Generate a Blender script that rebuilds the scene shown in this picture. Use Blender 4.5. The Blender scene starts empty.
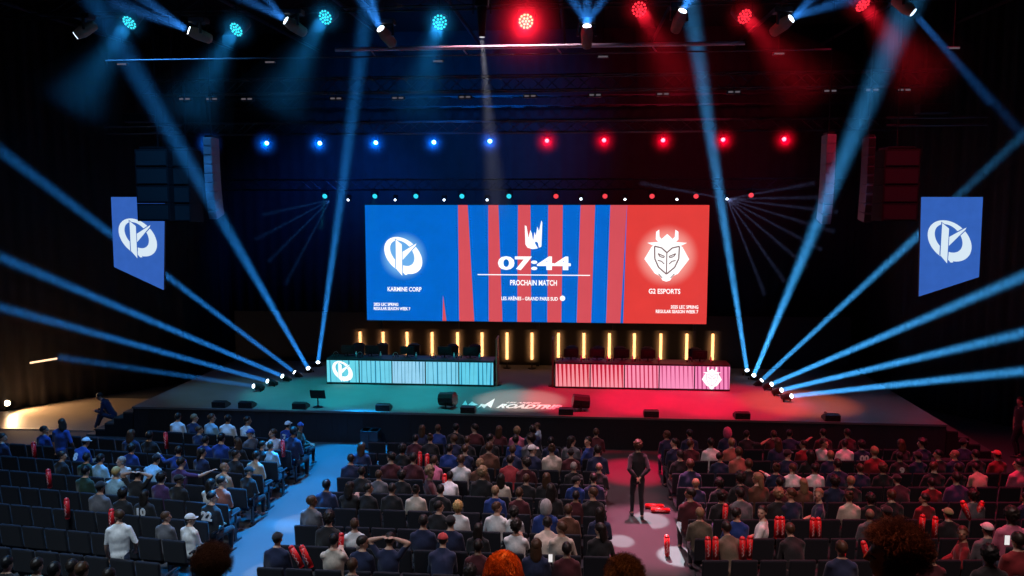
import bpy, bmesh, math, random
import numpy as np
from mathutils import Vector, Matrix, Euler, noise
random.seed(7)
S = bpy.context.scene
COL = S.collection
PI = math.pi

# ------------------------------------------------------------------ camera
YAW, PIT, FPX = math.radians(4.8), math.radians(6.0), 800.0
CAMP = Vector((1.6, 0, 7.4))
cam = bpy.data.objects.new('camera', bpy.data.cameras.new('camera'))
COL.objects.link(cam); S.camera = cam
cam.data.lens = FPX / 1024 * 36; cam.data.sensor_width = 36
cam.data.clip_start = .05; cam.data.clip_end = 200
cam.location = CAMP; cam.rotation_euler = (PI/2 - PIT, 0, YAW)
cR = Vector((math.cos(YAW), math.sin(YAW), 0))
cF = Vector((-math.sin(YAW)*math.cos(PIT), math.cos(YAW)*math.cos(PIT), -math.sin(PIT)))
cU = Vector((-math.sin(YAW)*math.sin(PIT), math.cos(YAW)*math.sin(PIT), math.cos(PIT)))
def ray(x, y): return cF + cR*((x-512)/FPX) + cU*((288-y)/FPX)
def onY(x, y, Y):
    r = ray(x, y); return CAMP + r*(Y/r.y)
def onZ(x, y, Z):
    r = ray(x, y); return CAMP + r*((Z-CAMP.z)/r.z)

# ------------------------------------------------------------------ colour / materials
def lin(c):
    c /= 255.0
    return c/12.92 if c <= .04045 else ((c+.055)/1.055)**2.4
def C(r, g, b): return (lin(r), lin(g), lin(b), 1)
MATS = {}
def mat(name, col, rough=.6, metal=0, var=.15, scale=12, bump=0, sheen=0, spec=.5):
    if name in MATS: return MATS[name]
    m = bpy.data.materials.new(name); m.use_nodes = True
    nt = m.node_tree; b = nt.nodes['Principled BSDF']
    b.inputs['Roughness'].default_value = rough; b.inputs['Metallic'].default_value = metal
    b.inputs['Specular IOR Level'].default_value = spec
    if sheen: b.inputs['Sheen Weight'].default_value = sheen
    tc = nt.nodes.new('ShaderNodeTexCoord'); no = nt.nodes.new('ShaderNodeTexNoise')
    no.inputs['Scale'].default_value = scale; no.inputs['Detail'].default_value = 4
    mx = nt.nodes.new('ShaderNodeMix'); mx.data_type = 'RGBA'
    mx.inputs[6].default_value = tuple(v*(1-var) for v in col[:3])+(1,)
    mx.inputs[7].default_value = tuple(min(1, v*(1+var)) for v in col[:3])+(1,)
    nt.links.new(tc.outputs['Object'], no.inputs['Vector'])
    nt.links.new(no.outputs['Fac'], mx.inputs[0]); nt.links.new(mx.outputs[2], b.inputs['Base Color'])
    if bump:
        bp = nt.nodes.new('ShaderNodeBump'); bp.inputs['Strength'].default_value = bump
        nt.links.new(no.outputs['Fac'], bp.inputs['Height']); nt.links.new(bp.outputs[0], b.inputs['Normal'])
    MATS[name] = m; return m
def emit(name, col, strength=1.0, base=(.01, .01, .01, 1)):
    if name in MATS: return MATS[name]
    m = bpy.data.materials.new(name); m.use_nodes = True
    nt = m.node_tree; b = nt.nodes['Principled BSDF']
    b.inputs['Base Color'].default_value = base; b.inputs['Roughness'].default_value = .5
    b.inputs['Emission Color'].default_value = col; b.inputs['Emission Strength'].default_value = strength
    MATS[name] = m; return m
def led(name, col, strength=1.0, freq=6.0, amt=.12):
    """LED wall content: emission with the faint module-to-module variation of an LED wall"""
    m = emit(name, col, strength); nt = m.node_tree; b = nt.nodes['Principled BSDF']
    tc = nt.nodes.new('ShaderNodeTexCoord'); no = nt.nodes.new('ShaderNodeTexNoise')
    no.inputs['Scale'].default_value = freq
    mp = nt.nodes.new('ShaderNodeMapRange'); mp.inputs[3].default_value = strength*(1-amt); mp.inputs[4].default_value = strength*(1+amt)
    nt.links.new(tc.outputs['Object'], no.inputs['Vector']); nt.links.new(no.outputs['Fac'], mp.inputs[0])
    nt.links.new(mp.outputs[0], b.inputs['Emission Strength']); return m
def haze(name, dens, aniso=0.0):
    if name in MATS: return MATS[name]
    m = bpy.data.materials.new(name); m.use_nodes = True; nt = m.node_tree; nt.nodes.clear()
    o = nt.nodes.new('ShaderNodeOutputMaterial'); v = nt.nodes.new('ShaderNodeVolumeScatter')
    v.inputs['Density'].default_value = dens; v.inputs['Anisotropy'].default_value = aniso
    nt.links.new(v.outputs[0], o.inputs['Volume']); MATS[name] = m; return m

def soft_haze(name, dens, R, cyl):
    """a puff of haze that thins out toward its rim"""
    if name in MATS: return MATS[name]
    m = haze(name, dens); nt = m.node_tree; v = [n for n in nt.nodes if n.type == 'VOLUME_SCATTER'][0]
    tc = nt.nodes.new('ShaderNodeTexCoord'); vm = nt.nodes.new('ShaderNodeVectorMath'); vm.operation = 'MULTIPLY'; vm.inputs[1].default_value = (1/R, 1/R, 0 if cyl else 1/R)
    ln = nt.nodes.new('ShaderNodeVectorMath'); ln.operation = 'LENGTH'
    a = nt.nodes.new('ShaderNodeMath'); a.operation = 'SUBTRACT'; a.inputs[0].default_value = 1; a.use_clamp = True
    b = nt.nodes.new('ShaderNodeMath'); b.operation = 'POWER'; b.inputs[1].default_value = 3.5 if cyl else 2.6
    c = nt.nodes.new('ShaderNodeMath'); c.operation = 'MULTIPLY'; c.inputs[1].default_value = dens
    nt.links.new(tc.outputs['Object'], vm.inputs[0]); nt.links.new(vm.outputs[0], ln.inputs[0]); nt.links.new(ln.outputs['Value'], a.inputs[1])
    nt.links.new(a.outputs[0], b.inputs[0]); nt.links.new(b.outputs[0], c.inputs[0]); nt.links.new(c.outputs[0], v.inputs['Density']); return m
ORD = ['first', 'second', 'third', 'fourth', 'fifth', 'sixth', 'seventh', 'eighth', 'ninth', 'tenth', 'eleventh', 'twelfth', 'thirteenth', 'fourteenth', 'fifteenth', 'sixteenth', 'seventeenth', 'eighteenth', 'nineteenth', 'twentieth', 'twenty-first', 'twenty-second', 'twenty-third']
M_black = mat('black_paint', (.012, .012, .014, 1), .5)
M_blackmatte = mat('black_drape', (.010, .010, .013, 1), .95, bump=.3, scale=4)
M_dkmetal = mat('dark_metal', (.03, .03, .033, 1), .4, .8)
M_alu = mat('brushed_aluminium', (.30, .30, .32, 1), .35, .9, scale=30)
M_truss = mat('truss_metal', (.05, .05, .06, 1), .45, .6)
M_tan = mat('fixture_tan', (.35, .25, .18, 1), .5)
M_seat = mat('seat_fabric', (.010, .012, .019, 1), .9, scale=60, bump=.2, sheen=.1, spec=.25)
M_seatpl = mat('seat_plastic', (.012, .014, .022, 1), .5)
M_skin = mat('skin', (.45, .24, .16, 1), .55, var=.06, scale=8)

# ------------------------------------------------------------------ object helpers
def tag(o, label=None, cat=None, group=None, kind=None):
    if label: o['label'] = label
    if cat: o['category'] = cat
    if group: o['group'] = group
    if kind: o['kind'] = kind
    return o
def empty(name, loc=(0, 0, 0), rz=0.0):
    o = bpy.data.objects.new(name, None); COL.objects.link(o); o.location = loc; o.rotation_euler = (0, 0, rz)
    o.empty_display_size = .1; return o
def link(name, me, parent=None, loc=None, rot=None):
    o = bpy.data.objects.new(name, me); COL.objects.link(o); o.parent = parent
    if loc is not None: o.location = loc
    if rot is not None: o.rotation_euler = rot
    return o
class MB:
    """collects shapes, builds one mesh object"""
    def __init__(s): s.bm = bmesh.new(); s.mats = []
    def mi(s, m):
        if m not in s.mats: s.mats.append(m)
        return s.mats.index(m)
    def _new(s, verts, M, m):
        bmesh.ops.transform(s.bm, matrix=M, verts=verts)
        if m is not None:
            i = s.mi(m)
            for f in {f for v in verts for f in v.link_faces}: f.material_index = i
    def box(s, c, d, M=None, bev=0, m=None):
        r = bmesh.ops.create_cube(s.bm, size=1); vs = r['verts']
        bmesh.ops.scale(s.bm, verts=vs, vec=d)
        if bev:
            es = list({e for v in vs for e in v.link_edges})
            rr = bmesh.ops.bevel(s.bm, geom=es, offset=bev, segments=2, affect='EDGES', profile=.5)
            vs = list({v for f in rr['faces'] for v in f.verts} | {v for v in vs if v.is_valid})
        s._new(vs, (M or Matrix()) @ Matrix.Translation(c), m); return s
    def cyl(s, a, b, r0, r1=None, n=10, m=None, cap=True):
        a, b = Vector(a), Vector(b); d = b-a; L = d.length
        r = bmesh.ops.create_cone(s.bm, cap_ends=cap, segments=n, radius1=r0, radius2=r0 if r1 is None else r1, depth=L)
        s._new(r['verts'], Matrix.Translation((a+b)/2) @ d.to_track_quat('Z', 'Y').to_matrix().to_4x4(), m); return s
    def sph(s, c, rad, n=2, m=None, M=None):
        r = bmesh.ops.create_icosphere(s.bm, subdivisions=n, radius=1)
        if isinstance(rad, (int, float)): rad = (rad,)*3
        s._new(r['verts'], Matrix.Translation(c) @ (M or Matrix()) @ Matrix.Diagonal((*rad, 1)), m); return s
    def poly(s, pts, m=None):
        vs = [s.bm.verts.new(p) for p in pts]; f = s.bm.faces.new(vs)
        if m is not None: f.material_index = s.mi(m)
        return s
    def prism(s, pts, vec, m=None):
        """extrude a planar polygon by vec"""
        v = Vector(vec); n = len(pts)
        a = [s.bm.verts.new(Vector(p)) for p in pts]; b = [s.bm.verts.new(Vector(p)+v) for p in pts]
        fs = [s.bm.faces.new(a), s.bm.faces.new(b[::-1])]
        for i in range(n): fs.append(s.bm.faces.new([a[i], b[i], b[(i+1) % n], a[(i+1) % n]]))
        if m is not None:
            i = s.mi(m)
            for f in fs: f.material_index = i
        return s
    def mesh(s, name, m=None, smooth=False):
        me = bpy.data.meshes.new(name)
        bmesh.ops.recalc_face_normals(s.bm, faces=s.bm.faces)
        s.bm.to_mesh(me); s.bm.free()
        for k in s.mats: me.materials.append(k)
        if m is not None and not s.mats: me.materials.append(m)
        if smooth:
            me.polygons.foreach_set('use_smooth', [True]*len(me.polygons))
        return me
    def build(s, name, m=None, parent=None, smooth=False, loc=None):
        return link(name, s.mesh(name, m, smooth), parent, loc)
def children(o): return [c for c in CH.get(o.name, [])]
CH = {}
def copy_tree(root, kids, loc, rz=0):
    """kids: list of (object, [sub objects]) of the root"""
    r = root.copy(); COL.objects.link(r); r.location = loc; r.rotation_euler = (0, 0, rz)
    for k, subs in kids:
        c = k.copy(); COL.objects.link(c); c.parent = r
        for q in subs:
            d = q.copy(); COL.objects.link(d); d.parent = c
    return r
def text_mesh(name, body, size, sx=1.0, bold=0.0, shear=0.0, ext=.004, m=None, align='CENTER', space=1.0):
    cu = bpy.data.curves.new(name, 'FONT'); cu.body = body; cu.size = size; cu.align_x = align; cu.align_y = 'CENTER'
    cu.offset = bold; cu.shear = shear; cu.extrude = ext; cu.resolution_u = 3; cu.space_character = space
    t = bpy.data.objects.new(name, cu); COL.objects.link(t)
    bpy.context.view_layer.update()
    me = bpy.data.meshes.new_from_object(t.evaluated_get(bpy.context.evaluated_depsgraph_get()))
    bpy.data.objects.remove(t); bpy.data.curves.remove(cu)
    me.transform(Matrix.Diagonal((sx, 1, 1, 1))); me.materials.clear()
    if m: me.materials.append(m)
    return me
def area(name, loc, direction, size, energy, color, spread=PI, shape='DISK', size_y=None):
    l = bpy.data.lights.new(name, 'AREA'); l.shape = shape; l.size = size
    if size_y: l.size_y = size_y
    l.energy = energy; l.color = color; l.spread = spread
    o = bpy.data.objects.new(name, l); COL.objects.link(o); o.location = loc
    o.rotation_euler = (-Vector(direction)).to_track_quat('Z', 'Y').to_euler(); return o
def spot(name, loc, target, ang, energy, color, blend=.4, rad=.1):
    l = bpy.data.lights.new(name, 'SPOT'); l.spot_size = ang; l.spot_blend = blend; l.shadow_soft_size = rad
    l.energy = energy; l.color = color
    o = bpy.data.objects.new(name, l); COL.objects.link(o); o.location = loc
    o.rotation_euler = (Vector(loc)-Vector(target)).to_track_quat('Z', 'Y').to_euler(); return o

# ================================================================== SETTING
w = bpy.data.worlds.new('hall_dark'); S.world = w; w.use_nodes = True
w.node_tree.nodes['Background'].inputs[0].default_value = (.002, .003, .008, 1)
w.node_tree.nodes['Background'].inputs[1].default_value = .5
S.view_settings.view_transform = 'Standard'; S.view_settings.look = 'None'
S.view_settings.exposure = 0; S.view_settings.gamma = 1; S.view_settings.use_curve_mapping = False
S.cycles.use_denoising = True
S.cycles.max_bounces = 6; S.cycles.volume_bounces = 0; S.cycles.transparent_max_bounces = 32
S.cycles.sample_clamp_indirect = 4

M_floor = mat('hall_floor', (.075, .075, .08, 1), .85, scale=.8, var=.2, spec=.12)
M_wood = mat('hall_side_floor', (.30, .24, .18, 1), .45, scale=1.2, var=.2)
M_stage = mat('stage_floor', (.20, .20, .20, 1), .8, scale=1.5, var=.12, spec=.15)
M_wall = mat('hall_wall', (.030, .030, .036, 1), .9, scale=2, var=.3)
M_ceil = mat('hall_ceiling', (.006, .006, .008, 1), .95)
def struct(o): o['kind'] = 'structure'; return o
struct(MB().box((0, 17, -.1), (44, 46, .2)).build('floor', M_floor))
struct(MB().box((-16.4, 26.45, .012), (9.4, 4.3, .02)).build('floor', M_wood))
struct(MB().box((0, 17, 15.1), (44, 46, .2)).build('ceiling', M_ceil))
# back wall: pleated drape relief
def drape(x0, x1, y, z0, z1, n, amp=.035):
    mb = MB(); cols = []
    for i in range(n+1):
        x = x0+(x1-x0)*i/n; yy = y+amp*math.sin(i*1.9)+amp*.5*math.sin(i*.83)
        cols.append((mb.bm.verts.new((x, yy, z0)), mb.bm.verts.new((x, yy, z1))))
    for a, b in zip(cols, cols[1:]): mb.bm.faces.new((a[0], b[0], b[1], a[1]))
    r = bmesh.ops.extrude_face_region(mb.bm, geom=mb.bm.faces[:])
    bmesh.ops.translate(mb.bm, verts=[v for v in r['geom'] if isinstance(v, bmesh.types.BMVert)], vec=(0, .05, 0))
    return mb
struct(drape(-22, 22, 36, 0, 15, 260).build('wall_back', M_wall, smooth=True))
def drape_line(a, b, z1, n, name, m):
    a, b = Vector(a).to_3d(), Vector(b).to_3d(); d = (b-a); nrm = Vector((-d.y, d.x, 0)).normalized()
    mb = MB(); cols = []
    for i in range(n+1):
        p = a+d*(i/n)+nrm*(.07*math.sin(i*1.8)+.04*math.sin(i*.7))
        cols.append((mb.bm.verts.new((p.x, p.y, 0)), mb.bm.verts.new((p.x, p.y, z1))))
    for p, q in zip(cols, cols[1:]): mb.bm.faces.new((p[0], q[0], q[1], p[1]))
    r = bmesh.ops.extrude_face_region(mb.bm, geom=mb.bm.faces[:])
    bmesh.ops.translate(mb.bm, verts=[v for v in r['geom'] if isinstance(v, bmesh.types.BMVert)], vec=nrm*.04)
    return struct(mb.build(name, m, smooth=True))
drape_line((-19.6, -2), (-19.4, 25.9), 15, 160, 'wall_left', M_wall)
drape_line((-19.4, 25.9), (-14.6, 31.5), 15, 60, 'wall_left', M_wall)
drape_line((-14.6, 31.5), (-14.6, 36), 15, 30, 'wall_left', M_wall)
drape_line((17.8, -2), (17.6, 25.5), 15, 160, 'wall_right', M_wall)
drape_line((17.6, 25.5), (13.6, 30.2), 15, 60, 'wall_right', M_wall)
drape_line((13.6, 30.2), (13.6, 36), 15, 30, 'wall_right', M_wall)

# grandstand under and in front of the camera (stepped floor)
mb = MB(); N = 15
for k in range(N):
    y1 = 12.6-.9*k; z = .4*(k+1)
    if z > 6.2: z = 6.2
    mb.box((-.5, y1/2-1.5, z-.2), (37, y1+3, .4))
struct(mb.build('floor', M_floor)); bpy.context.view_layer.objects.active = None
def stand_z(y):
    k = int(max(0, math.floor((12.6-y)/.9)+1)); return min(6.0, .4*k) if y < 12.6 else 0.0

# ------------------------------------------------------------------ stage
SF, SB, SL, SR = 23.75, 33.5, -12.5, 12.35
st = empty('stage', (0, SF, 0))
tag(st, 'low black stage platform with grey deck below the giant screen', 'stage')
MB().box(((SL+SR)/2, (SB-SF)/2, .97), (SR-SL, SB-SF, .06), bev=.01).build('deck', M_stage, st)
sk = MB(); n = 150
for i in range(n):
    x = SL+.03+(SR-SL-.06)*(i+.5)/n
    sk.box((x, .05+.012*math.sin(i*2.1), .47), ((SR-SL)/n*1.02, .04, .94))
sk.build('skirt', mat('stage_skirt', (.017, .017, .024, 1), .9, scale=3), st)
MB().box(((SL+SR)/2, .012, .985), (SR-SL, .03, .035)).build('edge_strip', mat('edge_strip', (.12, .12, .13, 1), .5), st)
for x in np.linspace(SL+.5, SR-.5, 9):
    MB().box((float(x), 4.5, .47), (.1, 8.6, .94)).build('support_frame', M_dkmetal, st)
# side stairs
def stairs(x0, sgn, name, label):
    r = empty(name, (x0, 24.6, 0)); tag(r, label, 'stairs')
    for k in range(5):
        h = 1-.19*(k+1)
        MB().box((sgn*(.17+.32*k), 0, h-.02), (.32, 1.6, .04), bev=.006).build('step', mat('step_wood', (.10, .095, .09, 1), .6), r)
        MB().box((sgn*(.17+.32*k-.15), 0, h/2), (.02, 1.56, max(.04, h))).build('riser', M_black, r)
    pts = [(0, -.8, 0)]+[(0, -.8, .8)]
    side = []
    for k in range(5):
        h = 1-.19*(k+1)-.045
        side += [(sgn*(.32*k+.01), -.8, h), (sgn*(.32*(k+1)+.01), -.8, h)]
    side += [(sgn*1.61, -.8, 0), (sgn*.01, -.8, 0)]
    MB().prism(side, (0, .03, 0)).build('stringer', M_black, r)
    return r
stairs(SL, -1, 'stage_stairs', 'black stage steps beside the warm lit floor with person sitting')
stairs(SR, 1, 'stage_stairs', 'dark stage steps on the red side of the stage, empty')

# ================================================================== MAIN SCREEN
YS = 30.9
def sp(px, py, off=0.0): return onY(px, py, YS-off)
BLUE = led('screen_blue', C(0, 102, 205), 1.0, 1.2, .10)
MRED = led('screen_muted_red', C(213, 80, 90), 1.0, 1.2, .06)
RED = led('screen_red', C(226, 62, 58), 1.0, .8, .10)
WHITE = emit('screen_white', (1, 1, 1, 1), 1.15)
scr = empty('led_screen', sp(537, 321)); O = scr.location.copy()
tag(scr, 'giant led screen with blue and red stripes and countdown 07:44', 'screen')
def loc(p): return Vector(p)-O
x0, x1, z0, z1 = sp(366, 205).x, sp(708, 205).x, sp(366, 320).z, sp(366, 205).z
def sx(px): return sp(px, 262).x
fr = MB().box((((x0+x1)/2), YS+.12, (z0+z1)/2), (x1-x0+.06, .16, z1-z0+.06), bev=.01)
bmesh.ops.translate(fr.bm, verts=fr.bm.verts, vec=-O); fr.build('cabinet_frame', M_black, scr)
pan = MB()
def quad(mb, a, b, c, d, m, off):  # px x at top-left, top-right, bottom-right, bottom-left
    mb.prism([loc((sx(a), YS-off, z1)), loc((sx(b), YS-off, z1)), loc((sx(c), YS-off, z0)), loc((sx(d), YS-off, z0))], (0, .012, 0), m)
def halo(m, px, py, r0, r1, col, k):
    """the picture on the wall has a soft bright rim round its emblems"""
    nt = m.node_tree; b = nt.nodes['Principled BSDF']; c = loc(sp(px, py))
    tc = nt.nodes.new('ShaderNodeTexCoord'); sb = nt.nodes.new('ShaderNodeVectorMath'); sb.operation = 'SUBTRACT'; sb.inputs[1].default_value = c
    sc_ = nt.nodes.new('ShaderNodeVectorMath'); sc_.operation = 'MULTIPLY'; sc_.inputs[1].default_value = (1, 0, 1)
    ln = nt.nodes.new('ShaderNodeVectorMath'); ln.operation = 'LENGTH'; mr = nt.nodes.new('ShaderNodeMapRange'); mr.interpolation_type = 'SMOOTHSTEP'
    mr.inputs[1].default_value = r0; mr.inputs[2].default_value = r1; mr.inputs[3].default_value = k; mr.inputs[4].default_value = 0
    mx = nt.nodes.new('ShaderNodeMix'); mx.data_type = 'RGBA'; mx.inputs[6].default_value = b.inputs['Emission Color'].default_value; mx.inputs[7].default_value = col
    nt.links.new(tc.outputs['Object'], sb.inputs[0]); nt.links.new(sb.outputs[0], sc_.inputs[0]); nt.links.new(sc_.outputs[0], ln.inputs[0]); nt.links.new(ln.outputs['Value'], mr.inputs[0])
    nt.links.new(mr.outputs[0], mx.inputs[0]); nt.links.new(mx.outputs[2], b.inputs['Emission Color'])
XA, XB = 366.0, 708.0
edges = [(XA, XA), (458.4, 458.8), (468, 474), (488.4, 488.6), (498.5, 502.4), (518, 517.2), (530.3, 531.6), (548, 547.5), (562.5, 561.8), (580, 577.2), (594.6, 591.7), (609.6, 606.8), (626.1, 621.2), (626.3, 624), (XB, XB)]
cols = [BLUE, MRED, BLUE, MRED, BLUE, MRED, BLUE, MRED, BLUE, MRED, BLUE, MRED, BLUE, RED]
for (a, d), (b, c), m in zip(edges, edges[1:], cols): quad(pan, a, b, c, d, m, 0)
pan.prism([loc((sx(442.8), YS-.004, sp(0, 291).z)), loc((sx(446), YS-.004, z0)), loc((sx(441.9), YS-.004, z0))], (0, .004, 0), MRED)
pan.build('display_panel', None, scr)

def shape(name, polys, parent, m, cen, sc, origin, off, plane='XZ', back=None, depth=.01):
    """flat emblem from 2D polygons in px-like units (y down)"""
    mb = MB()
    for k, pl in enumerate(polys):
        pts = [Vector((origin[0]+(x-cen[0])*sc[0], origin[1]-off-.0008*k, origin[2]-(y-cen[1])*sc[1])) for x, y in pl]
        mb.prism([p for p in pts], (0, depth, 0), m)
    return mb.build(name, None, parent)
def ell(cx, cy, a, b, rot, n=40, t0=0, t1=2*PI):
    c, s = math.cos(rot), math.sin(rot)
    return [(cx+a*math.cos(t)*c-b*math.sin(t)*s, cy+a*math.cos(t)*s+b*math.sin(t)*c) for t in [t0+(t1-t0)*i/n for i in range(n+1)]]
def ring(name, parent, m, o0, i0, cen, sc, origin, off, depth=.01):
    mb = MB(); n = len(o0)
    P = lambda q: Vector((origin[0]+(q[0]-cen[0])*sc[0], origin[1]-off, origin[2]-(q[1]-cen[1])*sc[1]))
    for i in range(n-1):
        mb.prism([P(o0[i]), P(o0[i+1]), P(i0[i+1]), P(i0[i])], (0, depth, 0), m)
    return mb.build(name, None, parent)
# monogram emblem: tilted ring with a K (units: zoom px 497x576 frame of the photo)
def k_emblem(parent, origin, h, mw, mb_, name='emblem'):
    """origin = centre, h = half height in m"""
    s = h/195.0; cen = (235, 340)
    oe = ell(232, 335, 222, 155, math.radians(42), 48); ie = ell(222, 312, 150, 100, math.radians(48), 48)
    mb = MB()
    P = lambda q, o=0.0: Vector((origin[0]+(q[0]-cen[0])*s, origin[1]-o, origin[2]-(q[1]-cen[1])*s))
    for i in range(48): mb.prism([P(oe[i]), P(oe[i+1]), P(ie[i+1]), P(ie[i])], (0, .008, 0), mw)
    gap = [(150, 165), (226, 205), (226, 285), (378, 200), (372, 222), (240, 362), (226, 380), (226, 470), (300, 545), (225, 560), (150, 470)]
    mb.prism([P(q, .006) for q in [(148, 160), (228, 215), (228, 548), (148, 462)]], (0, .004, 0), mb_)
    mb.prism([P(q, .006) for q in [(222, 290), (378, 196), (372, 236), (222, 392)]], (0, .004, 0), mb_)
    mb.prism([P(q, .010) for q in [(157, 172), (219, 222), (219, 540), (157, 468)]], (0, .004, 0), mw)
    mb.prism([P(q, .010) for q in [(226, 298), (370, 212), (362, 232), (226, 380)]], (0, .004, 0), mw)
    mb.prism([P(q, .010) for q in [(226, 470), (274, 530), (250, 532), (226, 505)]], (0, .004, 0), mw)
    return mb.build(name, None, parent)
pxm = (sx(600)-sx(500))/100          # metres per photo px on the screen plane
k_emblem(scr, loc(sp(403.5, 256, .02)), 19.5*pxm, WHITE, BLUE)
halo(BLUE, 403.5, 256, 14*pxm, 26*pxm, C(120, 190, 245), .75); halo(RED, 666.8, 256, 18*pxm, 33*pxm, C(255, 170, 160), .75)
# horned mask emblem
def mask_emblem(parent, origin, hgt, mw, ml, name='emblem', rows=True):
    s = hgt/245.0; cen = (321, 245)
    P = lambda q, o=0.0: Vector((origin[0]+(q[0]-cen[0])*s, origin[1]-o, origin[2]-(q[1]-cen[1])*s))
    half = [(321, 145), (346, 168), (356, 158), (358, 125), (372, 135), (373, 170), (362, 182), (412, 186), (384, 200), (392, 205), (424, 262), (374, 330), (352, 340), (338, 362), (321, 367)]
    mir = [(642-x, y) for x, y in half]
    mb = MB()
    for hp in (half, mir): mb.prism([P(q) for q in hp]+[P((321, 300))] if False else [P(q) for q in hp], (0, .008, 0), mw)
    def line(pts, wd=3.2):
        for a, b in zip(pts, pts[1:]):
            a, b = Vector(a), Vector(b); d = (b-a).normalized(); nn = Vector((-d.y, d.x))*wd
            mb.prism([P(q, .006) for q in (a+nn, b+nn, b-nn, a-nn)], (0, .004, 0), ml)
    for sg in (1, -1):
        X = lambda x: 321+sg*(x-321)
        line([(X(321), 232), (X(345), 210), (X(378), 202), (X(376), 260), (X(358), 300), (X(321), 332)])
        line([(X(330), 250), (X(362), 236), (X(352), 250), (X(332), 256)], 2.6)
        line([(X(332), 285), (X(345), 272), (X(362), 268)], 2.6)
        line([(X(358), 330), (X(340), 350)], 2)
    line([(321, 232), (321, 332)], 2.6)
    return mb.build(name, None, parent)
GREYL = emit('emblem_line_grey', C(150, 120, 120), .8)
mask_emblem(scr, loc(sp(666.8, 255.5, .02)), 52*pxm, WHITE, GREYL)
# flame / castle emblem above the countdown (zoom frame 576x576 over px 515..555 x 215..255)
s = 40/576*pxm
fl = [(140, 150), (165, 160), (195, 330), (220, 215), (240, 260), (262, 370), (280, 245), (300, 300), (322, 165), (345, 240), (380, 75), (392, 110), (380, 455), (345, 470), (330, 400), (300, 380), (285, 400), (330, 480), (250, 492), (180, 470), (150, 425)]
mb = MB(); oo = loc(sp(535, 235, .02))
mb.prism([oo+Vector(((x-288)*s, 0, -(y-288)*s)) for x, y in fl], (0, .008, 0), WHITE)
mb.build('emblem', None, scr)
def scr_text(body, cx, cy, wpx, hpx, bold=0.0, align='CENTER', m=WHITE, shear=0):
    me = text_mesh('lettering', body, 1.0, 1.0, bold, shear, .004, m, align)
    xs = [v.co.x for v in me.vertices]; ys = [v.co.y for v in me.vertices]
    W, H = max(xs)-min(xs), max(ys)-min(ys)
    me.transform(Matrix.Translation((-(max(xs)+min(xs))/2, -(max(ys)+min(ys))/2, 0)))
    me.transform(Matrix.Diagonal((wpx*pxm/W, hpx*pxm/H, 1, 1)))
    return link('lettering', me, scr, loc(sp(cx, cy, .02)), (PI/2, 0, 0))
scr_text('07:44', 534.2, 263.3, 73, 14, .035)
scr_text('PROCHAIN MATCH', 533.5, 282.8, 47, 5.6, .018)
scr_text('LES ARÈNES - GRAND PARIS SUD', 529.5, 298.2, 57, 4.6, .02)
scr_text('KARMINE CORP', 404.5, 289.2, 35, 4.6, .018)
scr_text('G2 ESPORTS', 664.5, 291.3, 31, 5.0, .018)
scr_text('2025 LEC SPRING', 386, 304.3, 25.5, 3.2, .02)
scr_text('REGULAR SEASON WEEK 7', 392, 308.6, 38, 3.2, .02)
scr_text('2025 LEC SPRING', 684.5, 307, 27, 3.4, .02)
scr_text('REGULAR SEASON WEEK 7', 677, 311.6, 41.5, 3.4, .02)
mb = MB(); mb.box(loc(sp(533.5, 275, .02)), (113*pxm, .008, .035)); mb.build('divider_line', WHITE, scr)
mb = MB(); c = loc(sp(562.5, 298.3, .02)); mb.cyl(c, c+Vector((0, .008, 0)), 2.7*pxm, n=20); mb.build('round_badge', WHITE, scr)

# backdrop flat behind the tubes
bd = MB().box((-.2, 31.45, 2.0), (24.5, .1, 2.1)); o = bd.build('backdrop_panel', M_blackmatte); tag(o, 'black backdrop panel standing behind the amber tubes', 'backdrop')
# screen support legs
so = empty('screen_support', (0, 31.25, 1)); tag(so, 'black steel tower frame carrying the giant screen', 'support frame')
for x in (-6.3, -3.2, 0, 3, 6.1):
    MB().box((x, 0, 1.75), (.12, .12, 3.5)).build('post', M_dkmetal, so)

# ================================================================== AMBER TUBES
AMB = emit('amber_tube', (1.0, .42, .14, 1), 4.8)
TX = [360, 383, 407, 432, 457.5, 482, 507, 532, 558.5, 584, 609.5, 634.5, 661, 687, 713]
TGLOW = []
for i, px in enumerate(TX):
    a, b = onY(px, 331.5+.006*(px-360), 30.75), onY(px, 358+.008*(px-360), 30.75)
    r = empty('light_tube', (a.x, 30.75, 1))
    zt, zb = a.z-1, b.z-1
    tag(r, 'upright amber light tube on the stage, %s from the blue end' % ['first', 'second', 'third', 'fourth', 'fifth', 'sixth', 'seventh', 'eighth', 'ninth', 'tenth', 'eleventh', 'twelfth', 'thirteenth', 'fourteenth', 'fifteenth'][i], 'light', 'amber light tubes in a row behind the desks')
    MB().cyl((0, 0, zb), (0, 0, zt), .05, n=12).build('glowing_tube', AMB, r)
    for za in (zt, zb-.05): MB().cyl((0, 0, za), (0, 0, za+.05), .06, n=12).build('end_cap', M_black, r)
    g_ = MB().cyl((0, 0, zb-.1), (0, 0, zt+.1), .45, n=24).build('tube_glow', soft_haze('haze_tube', 8.5, .45, True), loc=(a.x, 30.75, 1), smooth=True)
    tag(g_, 'amber haze glow around the %s upright light tube' % ORD[i], 'haze', 'amber haze glows around the light tubes', 'stuff'); TGLOW.append(g_)
    MB().cyl((0, 0, .02), (0, 0, zb-.05), .02, n=8).cyl((0, 0, 0), (0, 0, .025), .16, n=20).build('stand', M_black, r)

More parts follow.
